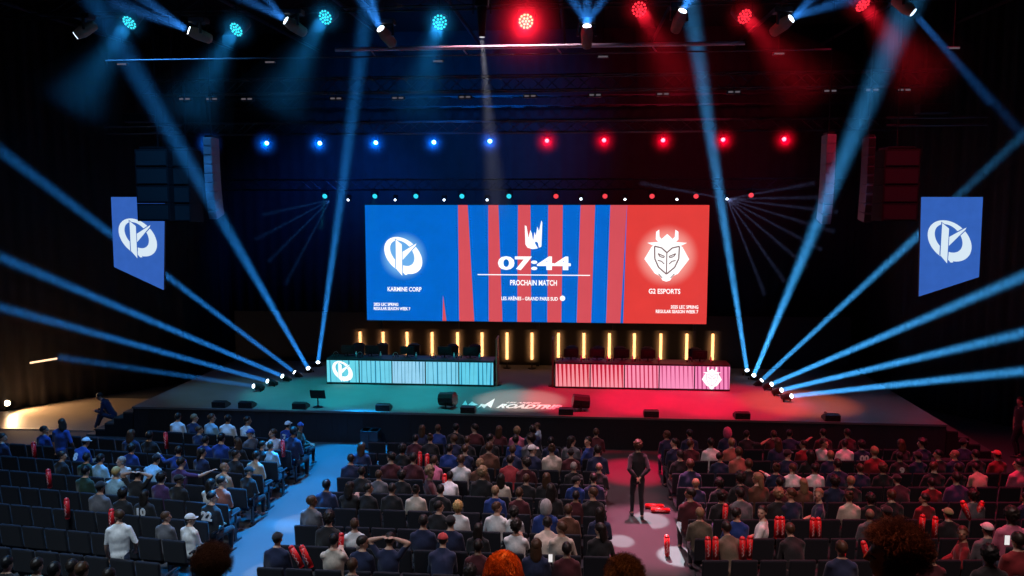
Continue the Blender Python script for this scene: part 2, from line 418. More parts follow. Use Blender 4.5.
# ================================================================== DESKS
def desk_row(side, pxs, base_px):
    mats = {}
    for i in range(5):
        a = onZ(pxs[i], base_px[0]+(base_px[1]-base_px[0])*i/5, 1.0).x; b = onZ(pxs[i+1], base_px[0]+(base_px[1]-base_px[0])*(i+1)/5, 1.0).x
        Y0 = 27.45; wd = b-a; cx = (a+b)/2
        r = empty('player_desk', (cx, Y0, 1.0))
        nth = ['first', 'second', 'third', 'fourth', 'fifth'][i]
        tag(r, '%s glowing striped player desk, %s from the stage\'s blue end' % ('pale blue' if side == 0 else 'pink and red', nth), 'desk', 'player desks with %s led fronts' % ('blue' if side == 0 else 'pink'))
        MB().box((0, .42, .90), (wd-.006, .86, .04), bev=.006).build('tabletop', M_black, r)
        MB().box((0, .03, .44), (wd-.004, .05, .86)).build('front_cabinet', M_black, r)
        for s2 in (-1, 1): MB().box((s2*(wd/2-.04), .80, .44), (.05, .05, .88)).build('leg', M_dkmetal, r)
        # led front: stripes
        p = MB(); h0, h1 = .07, .86
        if side == 0:
            A = led('desk_cyan_%d' % i, [C(105, 212, 232), C(112, 208, 234), C(150, 210, 240), C(125, 208, 236), C(100, 205, 232)][i], 1.0, 3, .12); B = emit('desk_teal_dark', C(22, 118, 158), 1)
        else:
            pinks = [C(246, 150, 158), C(248, 150, 165), C(250, 148, 178), C(248, 145, 188), C(246, 140, 190)]
            reds = [C(205, 30, 55), C(205, 30, 60), C(200, 45, 85), C(205, 75, 125), C(180, 50, 115)]
            A = led('desk_pink_%d' % i, pinks[i], 1.0, 3, .06); B = emit('desk_red_%d' % i, reds[i], .9)
        X0, X1 = -wd/2+.02, wd/2-.02
        def q(xa, xb, xc, xd, m, off): p.prism([Vector((xa, -off, h1)), Vector((xb, -off, h1)), Vector((xc, -off, h0)), Vector((xd, -off, h0))], (0, .006, 0), m)
        q(X0, X1, X1, X0, A, 0)
        rnd = random.Random(40+i+10*side)
        nst = 8 if side else [5, 7, 9, 7, 8][i]
        for k in range(nst):
            f = (k+.5)/nst; x = X0+(X1-X0)*f
            if side == 0:
                wt = rnd.choice([.015, .02, .04, .028]); wb = wt if i in (1, 3) else wt*rnd.choice([.2, .5, 1.4])
            else:
                wt = .085 if i in (0, 1) else .05; wb = wt*(.35 if i != 3 else .15)
                if i == 2 or i == 4: wb = wt*.8
            sl = .03 if side else rnd.uniform(-.03, .03)
            q(x-wt/2, x+wt/2, min(X1, x+sl+wb/2), max(X0, x+sl-wb/2), B, .004)
        p.build('led_panel', None, r)
        if side == 0 and i == 0:
            k_emblem(r, Vector((.0, -.014, .47)), .37, WHITE, A)
        if side == 1 and i == 4:
            mask_emblem(r, Vector((-.02, -.014, .465)), .80, WHITE, emit('emblem_line_pink', C(235, 200, 215), 1))
    return
LP = [326, 359, 392, 425.5, 459, 494]; RP = [555, 590, 624.3, 659, 694.3, 730]
desk_row(0, LP, (384.3, 386.6)); desk_row(1, RP, (388.6, 391.6))
# end posts
for px, lab, cc in ((496, 'tall narrow upright panel at the inner end of the blue desks', (.30, .17, .12, 1)), (552.5, 'tall narrow upright panel at the inner end of the pink desks', (.09, .05, .04, 1))):
    p = onZ(px, 387.5, 1.0)
    r = empty('divider_panel', (p.x, 27.6, 1.0)); tag(r, lab, 'panel')
    MB().box((0, .3, .85), (.05, .75, 1.7), bev=.008).build('board', mat('divider%d' % px, cc, .6), r)
    MB().box((0, .3, .02), (.3, .5, .04), bev=.005).build('base', M_black, r)

# monitors, chairs, keyboards, bottles
def make_monitor():
    r = empty('computer_monitor')
    MB().box((0, .02, .25), (.50, .03, .29), bev=.008).box((0, -.005, .25), (.24, .03, .16), bev=.01).build('housing', M_black, r)
    MB().box((0, .037, .25), (.47, .004, .26)).build('display', emit('monitor_glow', C(60, 80, 110), .6), r)
    MB().box((0, 0, .09), (.05, .03, .18)).build('stand', M_dkmetal, r)
    MB().box((0, .02, .008), (.22, .18, .016), bev=.004).build('base', M_dkmetal, r)
    return r, [(c, []) for c in r.children]
def make_chair():
    r = empty('gaming_chair'); m = mat('chair_leather', (.02, .02, .024, 1), .45)
    MB().box((0, 0, .48), (.48, .48, .1), bev=.03).build('seat', m, r)
    b = MB(); b.box((0, .22, .85), (.46, .1, .66), Matrix.Rotation(-.12, 4, 'X'), bev=.04); b.build('backrest', m, r)
    b = MB(); b.box((0, .27, 1.14), (.28, .09, .16), Matrix.Rotation(-.12, 4, 'X'), bev=.03); b.build('headrest', m, r)
    for s_ in (-1, 1): MB().box((s_*.29, 0, .68), (.06, .3, .03), bev=.01).box((s_*.29, .02, .58), (.03, .05, .18)).build('armrest', M_black, r)
    MB().cyl((0, 0, .1), (0, 0, .45), .03).build('gas_lift', M_dkmetal, r)
    b = MB()
    for k in range(5):
        a = 2*PI*k/5; b.cyl((0, 0, .1), (.3*math.cos(a), .3*math.sin(a), .06), .022, n=6); b.sph((.3*math.cos(a), .3*math.sin(a), .03), .03, 1)
    b.build('wheel_base', M_black, r); return r, [(c, []) for c in r.children]
def make_keyboard():
    r = empty('keyboard'); MB().box((0, 0, .012), (.36, .13, .022), bev=.004).build('case', M_black, r)
    b = MB()
    for i in range(12):
        for j in range(4): b.box((-.155+.028*i, -.045+.03*j, .026), (.022, .022, .008))
    b.build('keycaps', mat('keycaps', (.25, .25, .27, 1), .5), r); return r, [(c, []) for c in r.children]
def make_bottle():
    r = empty('water_bottle')
    MB().cyl((0, 0, 0), (0, 0, .15), .032, n=14).cyl((0, 0, .15), (0, 0, .19), .032, .014, n=14).build('body', mat('bottle_plastic', (.5, .55, .6, 1), .2), r, smooth=True)
    MB().cyl((0, 0, .19), (0, 0, .215), .016, n=12).build('cap', mat('bottle_cap', (.8, .8, .8, 1), .4), r)
    return r, [(c, []) for c in r.children]
bpy.context.view_layer.update()
def make_headset():
    r = empty('headset'); b = MB()
    for k in range(10):
        a0, a1 = PI*k/10, PI*(k+1)/10; b.cyl((.085*math.cos(a0), 0, .10+.10*math.sin(a0)), (.085*math.cos(a1), 0, .10+.10*math.sin(a1)), .009, n=6)
    b.build('headband', mat('headset_grey', (.25, .25, .27, 1), .4), r)
    for s_ in (-1, 1): MB().cyl((s_*.07, 0, .07), (s_*.105, 0, .07), .045, n=14).build('ear_cup', M_black, r)
    MB().cyl((0, 0, 0), (0, 0, .19), .008, n=8).cyl((0, 0, 0), (0, 0, .012), .06, n=14).build('stand', M_dkmetal, r)
    return r, [(c, []) for c in r.children]
protos = [make_monitor(), make_chair(), make_keyboard(), make_bottle(), make_headset()]
first = [True]*5
def place(k, loc_, rz, label, cat, group):
    r, kids = protos[k]
    if first[k]: r.location = loc_; r.rotation_euler = (0, 0, rz); first[k] = False; o = r
    else: o = copy_tree(r, kids, loc_, rz)
    return tag(o, label, cat, group)
for side, mon, nm in ((0, [347.5, 371.5, 407, 444.5, 470], 'blue'), (1, [571, 597, 622, 648, 700], 'pink')):
    for i, px in enumerate(mon):
        x = onY(px, 362, 27.9).x
        place(0, (x, 27.95, 1.92), 0, 'black monitor on the %s desks, %s from the blue end' % (nm, ORD[i]), 'monitor', 'monitors on the %s desks' % nm)
        place(2, (x+.02, 28.13, 1.92), 0, 'black keyboard behind the %s monitor on the %s desks' % (ORD[i], nm), 'keyboard', 'keyboards on the %s desks' % nm)
        place(3, (x+.36, 27.8, 1.92), 0, 'clear water bottle beside the %s monitor on the %s desks' % (ORD[i], nm), 'bottle', 'water bottles on the %s desks' % nm)
        place(4, (x-.38, 27.75, 1.92), .3, 'grey headset on its stand beside the %s monitor on the %s desks' % (ORD[i], nm), 'headset', 'headsets on the %s desks' % nm)
        place(1, (x, 28.95, 1.0), random.uniform(-.3, .3), 'black gaming chair behind the %s desks, %s from the blue end' % (nm, ORD[i]), 'chair', 'gaming chairs behind the %s desks' % nm)

# ================================================================== STAGE FLOOR LETTERING
WP = mat('white_floor_paint', (.9, .9, .9, 1), .6, var=.03)  # near-white colour of the floor letters and mountain shapes
fl = empty('floor_lettering', (0, 24.2, 1.002)); tag(fl, 'white slanted ROADTRIP lettering with mountain emblem on the stage floor', 'lettering')
def floor_text(body, pa, pb, hgt, bold, m):
    """pa, pb: lower-left and lower-right corner on the stage (px)"""
    a, b = onZ(*pa, 1.0), onZ(*pb, 1.0); me = text_mesh('lettering', body, 1.0, 1.0, bold, .45, .001, m, 'LEFT')
    xs = [v.co.x for v in me.vertices]; ys = [v.co.y for v in me.vertices]
    me.transform(Matrix.Translation((-min(xs), -min(ys), 0))); me.transform(Matrix.Diagonal(((b.x-a.x)/(max(xs)-min(xs)), hgt/(max(ys)-min(ys)), 1, 1)))
    return link('lettering', me, fl, (a.x, a.y-24.2, .003))
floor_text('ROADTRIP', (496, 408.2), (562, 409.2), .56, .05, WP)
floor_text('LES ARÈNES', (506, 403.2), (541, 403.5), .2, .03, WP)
mt = MB()
for pl in ([(462, 405), (465.5, 400.5), (467.5, 405)], [(468, 405), (472, 401.5), (475, 403.5), (478, 404.5), (474, 405.5)], [(477, 408.5), (481, 404), (485, 404.5), (489, 402), (495, 398.5), (491, 408), (487, 405.5), (484, 408.5), (481.5, 406)]):
    mt.prism([onZ(x, y, 1.0)-Vector((0, 24.2, 1.002))+Vector((0, 0, .001)) for x, y in pl], (0, 0, .002))
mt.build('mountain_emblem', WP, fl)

# ================================================================== STAGE EDGE ITEMS
def wedge(px, py, wd, hh, label, group='small black boxes along the stage edge'):
    p = onZ(px, py, 1.0); r = empty('stage_monitor_speaker', (p.x, max(p.y, SF+.28), 1.0)); tag(r, label, 'speaker', group)
    h = hh
    MB().prism([(-wd/2, -.2, 0), (-wd/2, .22, 0), (-wd/2, .22, h*.35), (-wd/2, -.05, h), (-wd/2, -.2, h*.9)], (wd, 0, 0)).build('cabinet', M_black, r)
    g = MB(); g.prism([(-wd/2+.02, .225, h*.34), (-wd/2+.02, -.04, h+.003), (wd/2-.02, -.04, h+.003), (wd/2-.02, .225, h*.34)], (0, .006, .006)); g.build('grille', M_dkmetal, r)
    MB().box((0, -.205, h*.5), (.12, .012, .03), bev=.004).build('handle', M_dkmetal, r)
for i, (px, py) in enumerate([(221, 406.5), (247.5, 407), (301, 408), (384, 409.5), (468, 412.5), (566, 413.5), (651, 416), (742, 418.5), (834, 422.5)]):
    wedge(px, py, .44, .20, 'small black box on the stage edge, %s from the blue end' % ORD[i])
def big_wedge(px, py, label, rz):
    p = onZ(px, py, 1.0); r = empty('wash_light', (p.x, p.y+.1, 1.0), rz); tag(r, label, 'stage light')
    MB().cyl((-.28, 0, .26), (.22, 0, .30), .21, .23, n=10).build('housing', M_black, r)
    MB().cyl((.22, 0, .30), (.235, 0, .302), .2, n=18).build('lens', mat('lens_glass', (.05, .06, .08, 1), .1), r)
    MB().box((0, -.2, .14), (.05, .03, .28)).box((0, .2, .14), (.05, .03, .28)).box((0, 0, .02), (.3, .44, .04), bev=.01).build('yoke', M_dkmetal, r)
big_wedge(448, 408.5, 'round bodied black light lying on the teal lit stage edge', -.3)
big_wedge(580, 411, 'round bodied black light lying on the red lit stage edge', 3.3)
p = onZ(317, 408, 1.0); r = empty('confidence_monitor', (p.x, p.y+.1, 1)); tag(r, 'black tilted screen on short stand at the teal stage edge', 'monitor')
MB().box((0, 0, .42), (.48, .04, .30), Matrix.Translation((0, 0, .42)) @ Matrix.Rotation(.35, 4, 'X') @ Matrix.Translation((0, 0, -.42)), bev=.008).build('housing', M_black, r)
MB().cyl((0, 0, .02), (0, 0, .34), .02).build('pole', M_dkmetal, r); MB().cyl((0, 0, 0), (0, 0, .02), .15, n=16).build('base', M_dkmetal, r)
p = onZ(826, 420.5, 1.0); r = empty('small_floor_lamp', (p.x, p.y+.1, 1)); tag(r, 'tiny pale capped lamp beside a black box on stage', 'lamp')
MB().cyl((0, 0, 0), (0, 0, .2), .05, .04, n=12).build('body', mat('pale_plastic', (.3, .25, .22, 1), .5), r); MB().sph((0, 0, .22), .05, 2).build('cap', mat('pale_cap', (.6, .5, .45, 1), .5), r, smooth=True)
for i, px in enumerate((366, 375)):
    p = onZ(px, 448, 0); r = empty('flight_case', (p.x, 23.35, 0)); tag(r, 'dark flight case against the stage front, %s the blue aisle' % ('nearer to' if i == 0 else 'farther from'), 'case', 'flight cases by the stage front')
    MB().box((0, 0, .30), (.27, .4, .52), bev=.02).build('body', mat('case_blue', (.03, .035, .05, 1), .5), r); MB().box((0, 0, .545), (.285, .41, .03), bev=.01).build('lid', M_dkmetal, r)
    for a in (-.1, .1): MB().sph((a, -.15, .025), .028, 1).build('wheel', M_black, r)

# ================================================================== RIG: TRUSSES
def truss(name, a, b, size, label, group=None, seg=.5, rad=.025, m=M_truss):
    a, b = Vector(a), Vector(b); d = b-a; L = d.length; u = d.normalized()
    up = Vector((0, 0, 1)) if abs(u.z) < .9 else Vector((0, 1, 0)); v = u.cross(up).normalized(); up = v.cross(u)
    mb = MB(); h = size/2
    cs = [v*h+up*h, v*-h+up*h, v*-h-up*h, v*h-up*h]
    for c in cs: mb.cyl(c, d+c, rad, n=6)
    n = max(2, int(L/seg))
    for i in range(n):
        p, q = u*(L*i/n), u*(L*(i+1)/n)
        for j in range(4):
            c0, c1 = cs[j], cs[(j+1) % 4]
            if i % 2: c0, c1 = c1, c0
            mb.cyl(p+c0, q+c1, rad*.5, n=4, cap=False)
    o = mb.build(name, m, loc=a); tag(o, label, 'truss', group); return o
def pipe(name, a, b, r_, label, m=M_truss, group=None):
    a, b = Vector(a), Vector(b); o = MB().cyl((0, 0, 0), b-a, r_, n=8).build(name, m, loc=a); return tag(o, label, 'pipe', group)
truss('lighting_truss', (-10.5, 16.2, 12.0), (9.5, 16.2, 12.0), .5, 'nearest lighting truss, carrying the large round lamps')
r = empty('catwalk_rail', (-4.5, 20, 11)); tag(r, 'pale double pipe rail crossing above the screen, joined by short struts', 'rail')
Mrail = mat('rail_lit_tone', (.75, .72, .85, 1), .5)  # pale lavender base stands in for lamp light falling on the rail
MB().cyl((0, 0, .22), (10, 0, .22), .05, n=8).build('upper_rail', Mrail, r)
MB().cyl((-6, 0, .04), (12, 0, .04), .02, n=8).build('lower_rail', mat('rail_dull', (.12, .12, .14, 1), .6), r)
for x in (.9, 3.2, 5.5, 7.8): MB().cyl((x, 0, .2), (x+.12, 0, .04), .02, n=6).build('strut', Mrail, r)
truss('lighting_truss', (-13.5, 28.5, 10.1), (12.5, 28.5, 10.1), .4, 'middle truss with the small blue and red lamps beneath')
truss('lighting_truss', (-12.5, 25.5, 11.15), (12.5, 25.5, 11.15), .45, 'bare truss between the rail and the small lamp row')
truss('lighting_truss', (-12.5, 31.1, 8.15), (11.5, 31.1, 8.15), .4, 'rear truss directly above the giant screen')
truss('lighting_truss', (-13.5, 33.5, 11.6), (12.5, 33.5, 11.6), .4, 'rearmost high truss hung against the back drape')
for i, x in enumerate((-16, -12.6, -9.2, -5.8, -2.4, 1.0, 4.4, 7.8, 11.2, 14.6)):
    pipe('rigging_beam', (x, 4, 13.1), (x*.98, 33, 13.6), .06, 'ceiling beam running toward the stage, %s counted from the blue side' % ORD[i], M_truss, 'ceiling beams running toward the stage')
for i, y in enumerate((13.2, 18.5, 22.8)):
    truss('cross_truss', (-17, y, 13.1), (16, y, 13.1), .5, 'high ceiling truss crossing the hall, %s from the audience' % ORD[i], 'ceiling trusses crossing the hall', seg=.9, m=M_dkmetal)
# small hanging frames left and right
for (xa, xb, z, lab) in ((-12.2, -9.9, 9.45, 'hanging pipe frame above the speakers, blue side'), (6.4+3.4, 12.4, 9.5, 'hanging pipe frame above the speakers, red side')):
    r = empty('hanging_frame', (xa, 22.6, z)); tag(r, lab, 'frame')
    MB().cyl((0, 0, 0), (xb-xa, 0, 0), .03, n=8).build('lower_pipe', M_truss, r)
    MB().cyl((0, 0, .2), (xb-xa, 0, .2), .03, n=8).build('upper_pipe', M_truss, r)
    for x in (.2, xb-xa-.2): MB().cyl((x, 0, 0), (x, 0, 4), .012, n=6).build('hanging_wire', M_dkmetal, r)
    MB().box(((xb-xa)*.45, 0, .42), (.8, .4, .25), bev=.03).build('motor_box', M_dkmetal, r)

# ------------------------------------------------------------------ LED par cans
def par(p, aim, rad, dots, label, group, col, energy=0, hazecol=None, depth=.3, name='led_par_light', drop=.55):
    p = Vector(p); aim = Vector(aim).normalized()
    r = empty(name, p); tag(r, label, 'stage light', group)
    q = aim.to_track_quat('Z', 'Y').to_matrix().to_4x4()
    h = MB(); h.cyl((0, 0, -depth), (0, 0, 0), rad*.8, rad*1.08, n=20); h.cyl((0, 0, 0), (0, 0, .02), rad*1.08, n=20)
    bmesh.ops.transform(h.bm, matrix=q, verts=h.bm.verts); ho = h.build('housing', M_black, r)
    l = MB()
    pts = [(0, 0)]+[(rad*.42*math.cos(2*PI*k/6), rad*.42*math.sin(2*PI*k/6)) for k in range(6)]+[(rad*.82*math.cos(2*PI*k/12+.2), rad*.82*math.sin(2*PI*k/12+.2)) for k in range(12)]
    if dots:
        for a, b in pts: l.cyl((a, b, .015), (a, b, .032), rad*.155, n=8)
    else: l.cyl((0, 0, .015), (0, 0, .032), rad*.85, n=16)
    bmesh.ops.transform(l.bm, matrix=q, verts=l.bm.verts); l.build('led_array', col, r)
    y = MB(); sd = aim.cross(Vector((0, 0, 1))).normalized()
    if sd.length < .1: sd = Vector((1, 0, 0))
    for s_ in (1, -1): y.cyl(sd*s_*rad*1.2, sd*s_*rad*1.2+Vector((0, 0, rad*1.6)), .015, n=6)
    y.cyl(sd*rad*1.2+Vector((0, 0, rad*1.6)), sd*-rad*1.2+Vector((0, 0, rad*1.6)), .015, n=6); y.cyl((0, 0, rad*1.6), (0, 0, drop), .02, n=6)
    y.build('yoke', M_dkmetal, r); return r
BEAMS = []
LINKS = {}
def own_haze(light, objs, key):
    if key not in LINKS: LINKS[key] = bpy.data.collections.new('haze_of_'+key)
    for o in objs:
        if o.name not in LINKS[key].objects: LINKS[key].objects.link(o)
    light.light_linking.receiver_collection = LINKS[key]
def beam(p, q, r0, r1, color, energy, label, dens=.06, group=None, spreadk=1.0, key=None):
    """a narrow light and the haze it shines through"""
    p, q = Vector(p), Vector(q); d = q-p; L = d.length; u = d.normalized()
    m = haze('haze_%g' % dens, dens)
    b = MB(); b.cyl((0, 0, .04), (0, 0, L), r0*1.25+.01, r1*1.12+.02, n=28)
    me = b.mesh('light_beam', m, True)
    o = link('light_beam', me, None, p); o.rotation_euler = u.to_track_quat('Z', 'Y').to_euler()
    tag(o, label, 'light beam', group, 'stuff')
    half = math.atan((r1-r0)/L)
    BEAMS.append(o); own_haze(area('beam_light', p, u, 2*r0, energy, color, 2*half*spreadk), [o], key or 'beam%d' % len(BEAMS))
CY = emit('led_cyan', C(60, 215, 225), 1.6); RD = emit('led_red', (1, .03, .05, 1), 1.8)
BL2 = emit('led_blue_white', (.25, .65, 1, 1), 9); RD2 = emit('led_red_hot', (1, .10, .12, 1), 9); TL = emit('led_teal', C(40, 190, 215), 1.5)
PARS = [(130, 22, 'c', (-.25, -.8, -.75), (95, 75)), (237, 29, 'c', (-.35, -.75, -.6), (205, 85)), (326, 17, 'c', (-.3, -.9, -.5), (290, 85)), (440, 22, 'c', (-.05, -1, -.35), (425, 80)),
        (526, 21, 'r', (.0, -1, -.45), (526, 60)), (639, 9, 'r', (.15, -1, -.4), (668, 60)), (744, 16, 'r', (.4, -.8, -.6), (785, 65)), (862, 4, 'r', (.45, -.7, -.8), (900, 50))]
for i, (px, py, k, aim, tg) in enumerate(PARS):
    p = onY(px, py, 16)
    par(p, aim, .15, True, '%s round led lamp under the nearest truss, %s of the %s ones' % ('cyan' if k == 'c' else 'red', ORD[i % 4], 'cyan' if k == 'c' else 'red'), 'round led lamps under the nearest truss', CY if k == 'c' else (emit('led_red_core', (1, .32, .16, 1), 6) if px == 526 else RD), drop=.75)
    e = onY(tg[0], tg[1], 15.2); u = (e-p).normalized()
    c = (.02, .35, 1) if k == 'c' else (1, .01, .03)
    if px == 526: u = Vector((0, -.75, -.5)).normalized()
    beam(p+Vector(aim).normalized()*.13+u*.10, p+u*(2.3 if px != 526 else 1.2), .13, .80, c, 9 if k == 'c' else 9, '%s haze glow below the %s %s round lamp' % ('blue' if k == 'c' else 'red', ORD[i % 4], 'cyan' if k == 'c' else 'red'), .05, 'haze glows below the round lamps', key='par'+k)
for px, py, e_, rr in ((526, 21, 80, .9), (639, 9, 10, .5), (744, 16, 10, .5), (862, 4, 8, .5), (440, 22, 14, .5), (326, 17, 8, .5), (237, 29, 8, .5), (130, 22, 6, .5)):
    p = onY(px, py, 15.75); red = px > 500
    o = MB().sph((0, 0, 0), rr, 3).build('lamp_glow', soft_haze('haze_ball_%g' % rr, 1.0, rr, False), loc=p, smooth=True)
    tag(o, '%s haze glow hugging the round lamp %s' % ('red' if red else 'cyan', {526: 'right of the pale beam', 639: 'second of the red row', 744: 'third of the red row', 862: 'last of the red row', 440: 'last of the cyan row', 326: 'third of the cyan row', 237: 'second of the cyan row', 130: 'first of the cyan row'}[px]), 'haze', 'haze glows hugging the round lamps', 'stuff')
    l = bpy.data.lights.new('lamp_light', 'POINT'); l.energy = e_; l.shadow_soft_size = .08; l.color = (1, .01, .03) if red else (.02, .4, 1)
    lo = bpy.data.objects.new('lamp_light', l); COL.objects.link(lo); lo.location = p+Vector((0, -.16, -.05)); BEAMS.append(o); own_haze(lo, [o], 'parr' if red else 'parc')
X2 = [(210, 143), (267, 143), (320, 143), (376, 142.5), (434, 142), (490, 141), (547, 140.5), (604, 140), (663, 140), (723, 139.5), (784, 139)]
for i, (px, py) in enumerate(X2):
    b = i < 6; p = onY(px, py, 28.3)
    par(p, (0, -1, -.35), .085, False, 'small %s lamp under the middle truss, %s from the blue end' % ('blue' if b else 'red', ORD[i]), 'small lamps under the middle truss', BL2 if b else RD2, depth=.22, name='spot_lamp', drop=.3)
    o = MB().sph((0, 0, 0), .62, 3).build('lamp_glow', soft_haze('haze_ball', 1.3, .62, False), loc=p+Vector((0, -.12, -.04)), smooth=True)
    tag(o, '%s haze glow around small lamp %s from the blue end' % ('blue' if b else 'red', ORD[i]), 'haze', 'haze glows around the small lamps', 'stuff')
    l = bpy.data.lights.new('lamp_light', 'POINT'); l.energy = 30; l.shadow_soft_size = .05; l.color = (.0, .14, 1) if b else (1, .0, .02)
    lo = bpy.data.objects.new('lamp_light', l); COL.objects.link(lo); lo.location = p+Vector((0, -.13, -.05)); BEAMS.append(o); own_haze(lo, [o], 'glow')
X3 = [(325, 196), (375, 196), (416, 196), (462, 196), (509, 196), (556, 196), (605, 196), (652, 196), (696, 196), (751, 195)]
for i, (px, py) in enumerate(X3):
    b = i < 5; p = onY(px, py, 30.75)
    par(p, (0, -1, -.4), .11, False, 'small %s wash lamp on the truss above the screen, %s from the blue end' % ('teal' if b else 'red', ORD[i]), 'wash lamps above the screen', TL if b else emit('led_red_dim', (1, .06, .08, 1), 1.0), depth=.2, name='wash_lamp', drop=.3)
    if i in (0, 1, 4): beam(p, p+Vector((0, -.5, -1.3)), .08, .22, (.02, .6, .9), 2.0, 'short teal haze glow under the %s wash lamp' % ORD[i], .08, 'short haze glows under wash lamps', key='short')

# ------------------------------------------------------------------ moving heads
LENS = emit('lens_white', (.75, .9, 1, 1), 6); LENSD = emit('lens_white_dim', (.6, .8, 1, 1), 2.5)
def moving_head(p, aim, label, group, up=True, s_=1.0, body=M_tan, lens=LENS, off=.0):
    """p: lens position; stands (up) or hangs"""
    p = Vector(p); aim = Vector(aim).normalized(); pivot = p-aim*.22*s_
    zb = -.32*s_ if up else .32*s_
    r = empty('moving_head_light', pivot+Vector((0, 0, zb))); tag(r, label, 'stage light', group)
    sg = -1 if up else 1
    c = Vector((0, 0, -zb))
    MB().box((0, 0, .05*s_*-sg), (.34*s_, .26*s_, .10*s_), bev=.015).build('base', M_black, r)
    sd = Vector((-aim.y, aim.x, 0)); sd = sd.normalized() if sd.length > .1 else Vector((1, 0, 0))
    y = MB()
    for k in (1, -1): y.cyl(c+sd*k*.17*s_, Vector((0, 0, .10*s_*-sg))+sd*k*.15*s_, .028*s_, n=8)
    y.cyl(sd*.17*s_+Vector((0, 0, .12*s_*-sg)), sd*-.17*s_+Vector((0, 0, .12*s_*-sg)), .03*s_, n=8); y.build('yoke', M_black, r)
    q = Matrix.Translation(c) @ aim.to_track_quat('Z', 'Y').to_matrix().to_4x4()
    h = MB(); h.cyl((0, 0, -.2*s_), (0, 0, .05*s_), .10*s_, .12*s_, n=18); h.cyl((0, 0, .05*s_), (0, 0, .2*s_), .12*s_, .09*s_, n=18); h.sph((0, 0, -.2*s_), (.1*s_, .1*s_, .06*s_), 2)
    bmesh.ops.transform(h.bm, matrix=q, verts=h.bm.verts); ho = h.build('head', body, r, smooth=False)
    l = MB(); l.cyl((0, 0, .19*s_), (0, 0, .214*s_), .085*s_, .07*s_, n=18); bmesh.ops.transform(l.bm, matrix=q, verts=l.bm.verts); l.build('lens', lens, ho)
    return r
BBL = (.015, .19, .62); BBR = (.035, .26, .62)
# standing on the stage wings
LF = [((318, 362), 30.3, [(342, 190, 25)], 1.1), ((308, 368), 29.2, [(152, 100, 18)], 1.0), ((294, 372), 28.45, [(42, 182, 24.3)], 1.0), ((282, 376), 27.6, [(0, 257, 20)], 1.0), ((267, 381), 26.8, [(0, 307, 20)], .8), ((253, 386), 26.0, [(58, 357, 21)], .3)]
RF = [((747, 370), 30.0, [(719, 190, 25)], 1.0), ((754, 375), 29.3, [(868, 100, 18)], 1.0), ((762, 380), 28.4, [(921, 233, 25.3)], 1.0), ((772, 384), 27.6, [(1024, 276, 20)], 1.1), ((782, 390), 26.8, [(1024, 333, 20)], 1.1), ((792, 396), 26.0, [(1024, 371, 20)], 1.1)]
for nm, LST in (('blue', LF), ('red', RF)):
    for i, ((px, py), Y, ends, br) in enumerate(LST):
        p = onY(px, py, Y); e = onY(*ends[0]); u = (e-p).normalized()
        moving_head(p, u, 'black moving head light on the %s stage wing, %s from the screen' % (nm, ORD[i]), 'moving head lights on the stage wings', True, .95, M_black)
        # length until the beam meets a wall or the ceiling
        t = 60.0
        for lim, pc, uc in ((14.8, p.z, u.z), (-19.2 if u.x < 0 else 17.4, p.x, u.x)):
            if abs(uc) > 1e-4 and (lim-pc)/uc > 0: t = min(t, (lim-pc)/uc)
        if u.z < 0: t = min(t, (p.z-.2)/-u.z)
        t = min(t, 26.0)
        if u.y < 0: t = min(t, (p.y-7)/-u.y)
        if nm == 'blue' and i == 5: t = (e-p).length*1.0
        half = .0165+.003*(i < 3)
        beam(p+u*.03, p+u*t, .075, .075+t*half, BBL if nm == 'blue' else BBR, (24 if nm == 'blue' else 38)*br, 'blue light beam from the %s stage wing, %s fixture from the screen' % (nm, ORD[i]), .06, 'blue beams from the stage wings')
# hanging at the top
TOPS = [((75, 36), (-.7, -.3, -.5), [], LENSD), ((188, 30), (-.7, -.45, .28), [(128, 8, 14.5), (135, -8, 14.5)], LENS), ((285, 20), (-.6, -.5, .4), [(228, -10, 14.5), (250, -22, 14.5)], LENS), ((380, 28), (-.35, -.6, .5), [(352, -14, 14.5), (366, -22, 14.5)], LENS),
        ((587, 25), (0, -.5, .7), [(566, -12, 14.5), (587, -16, 14.5), (610, -12, 14.5)], LENS), ((683, 10), (.2, -.5, .6), [(712, -22, 14.5), (697, -26, 14.5)], LENS), ((792, 18), (.55, -.5, .4), [(822, -12, 14.5), (845, 0, 14.5)], LENS), ((914, 13), (.65, -.3, -.6), [(975, 85, 15), (1005, 115, 15)], LENSD)]
for i, ((px, py), aim, tgs, ln) in enumerate(TOPS):
    p = onY(px, py, 15.7)
    moving_head(p, aim, 'tan bodied moving head light hanging from the nearest truss, %s from blue side' % ORD[i], 'moving head lights hanging from the nearest truss', False, 1.0, M_tan, ln)
    for k, t in enumerate(tgs):
        e = onY(*t); u = (e-p).normalized(); L = (e-p).length*1.25
        beam(p+u*.03, p+u*L, .06, .06+L*(.095 if i != 7 else .03), (.03, .24, .85), 4.2 if i != 7 else 1.0, 'blue beam number %s from the %s hanging moving head' % (['one', 'two', 'three'][k], ORD[i]), .08, 'blue beams from hanging moving heads', key='top%d' % i)
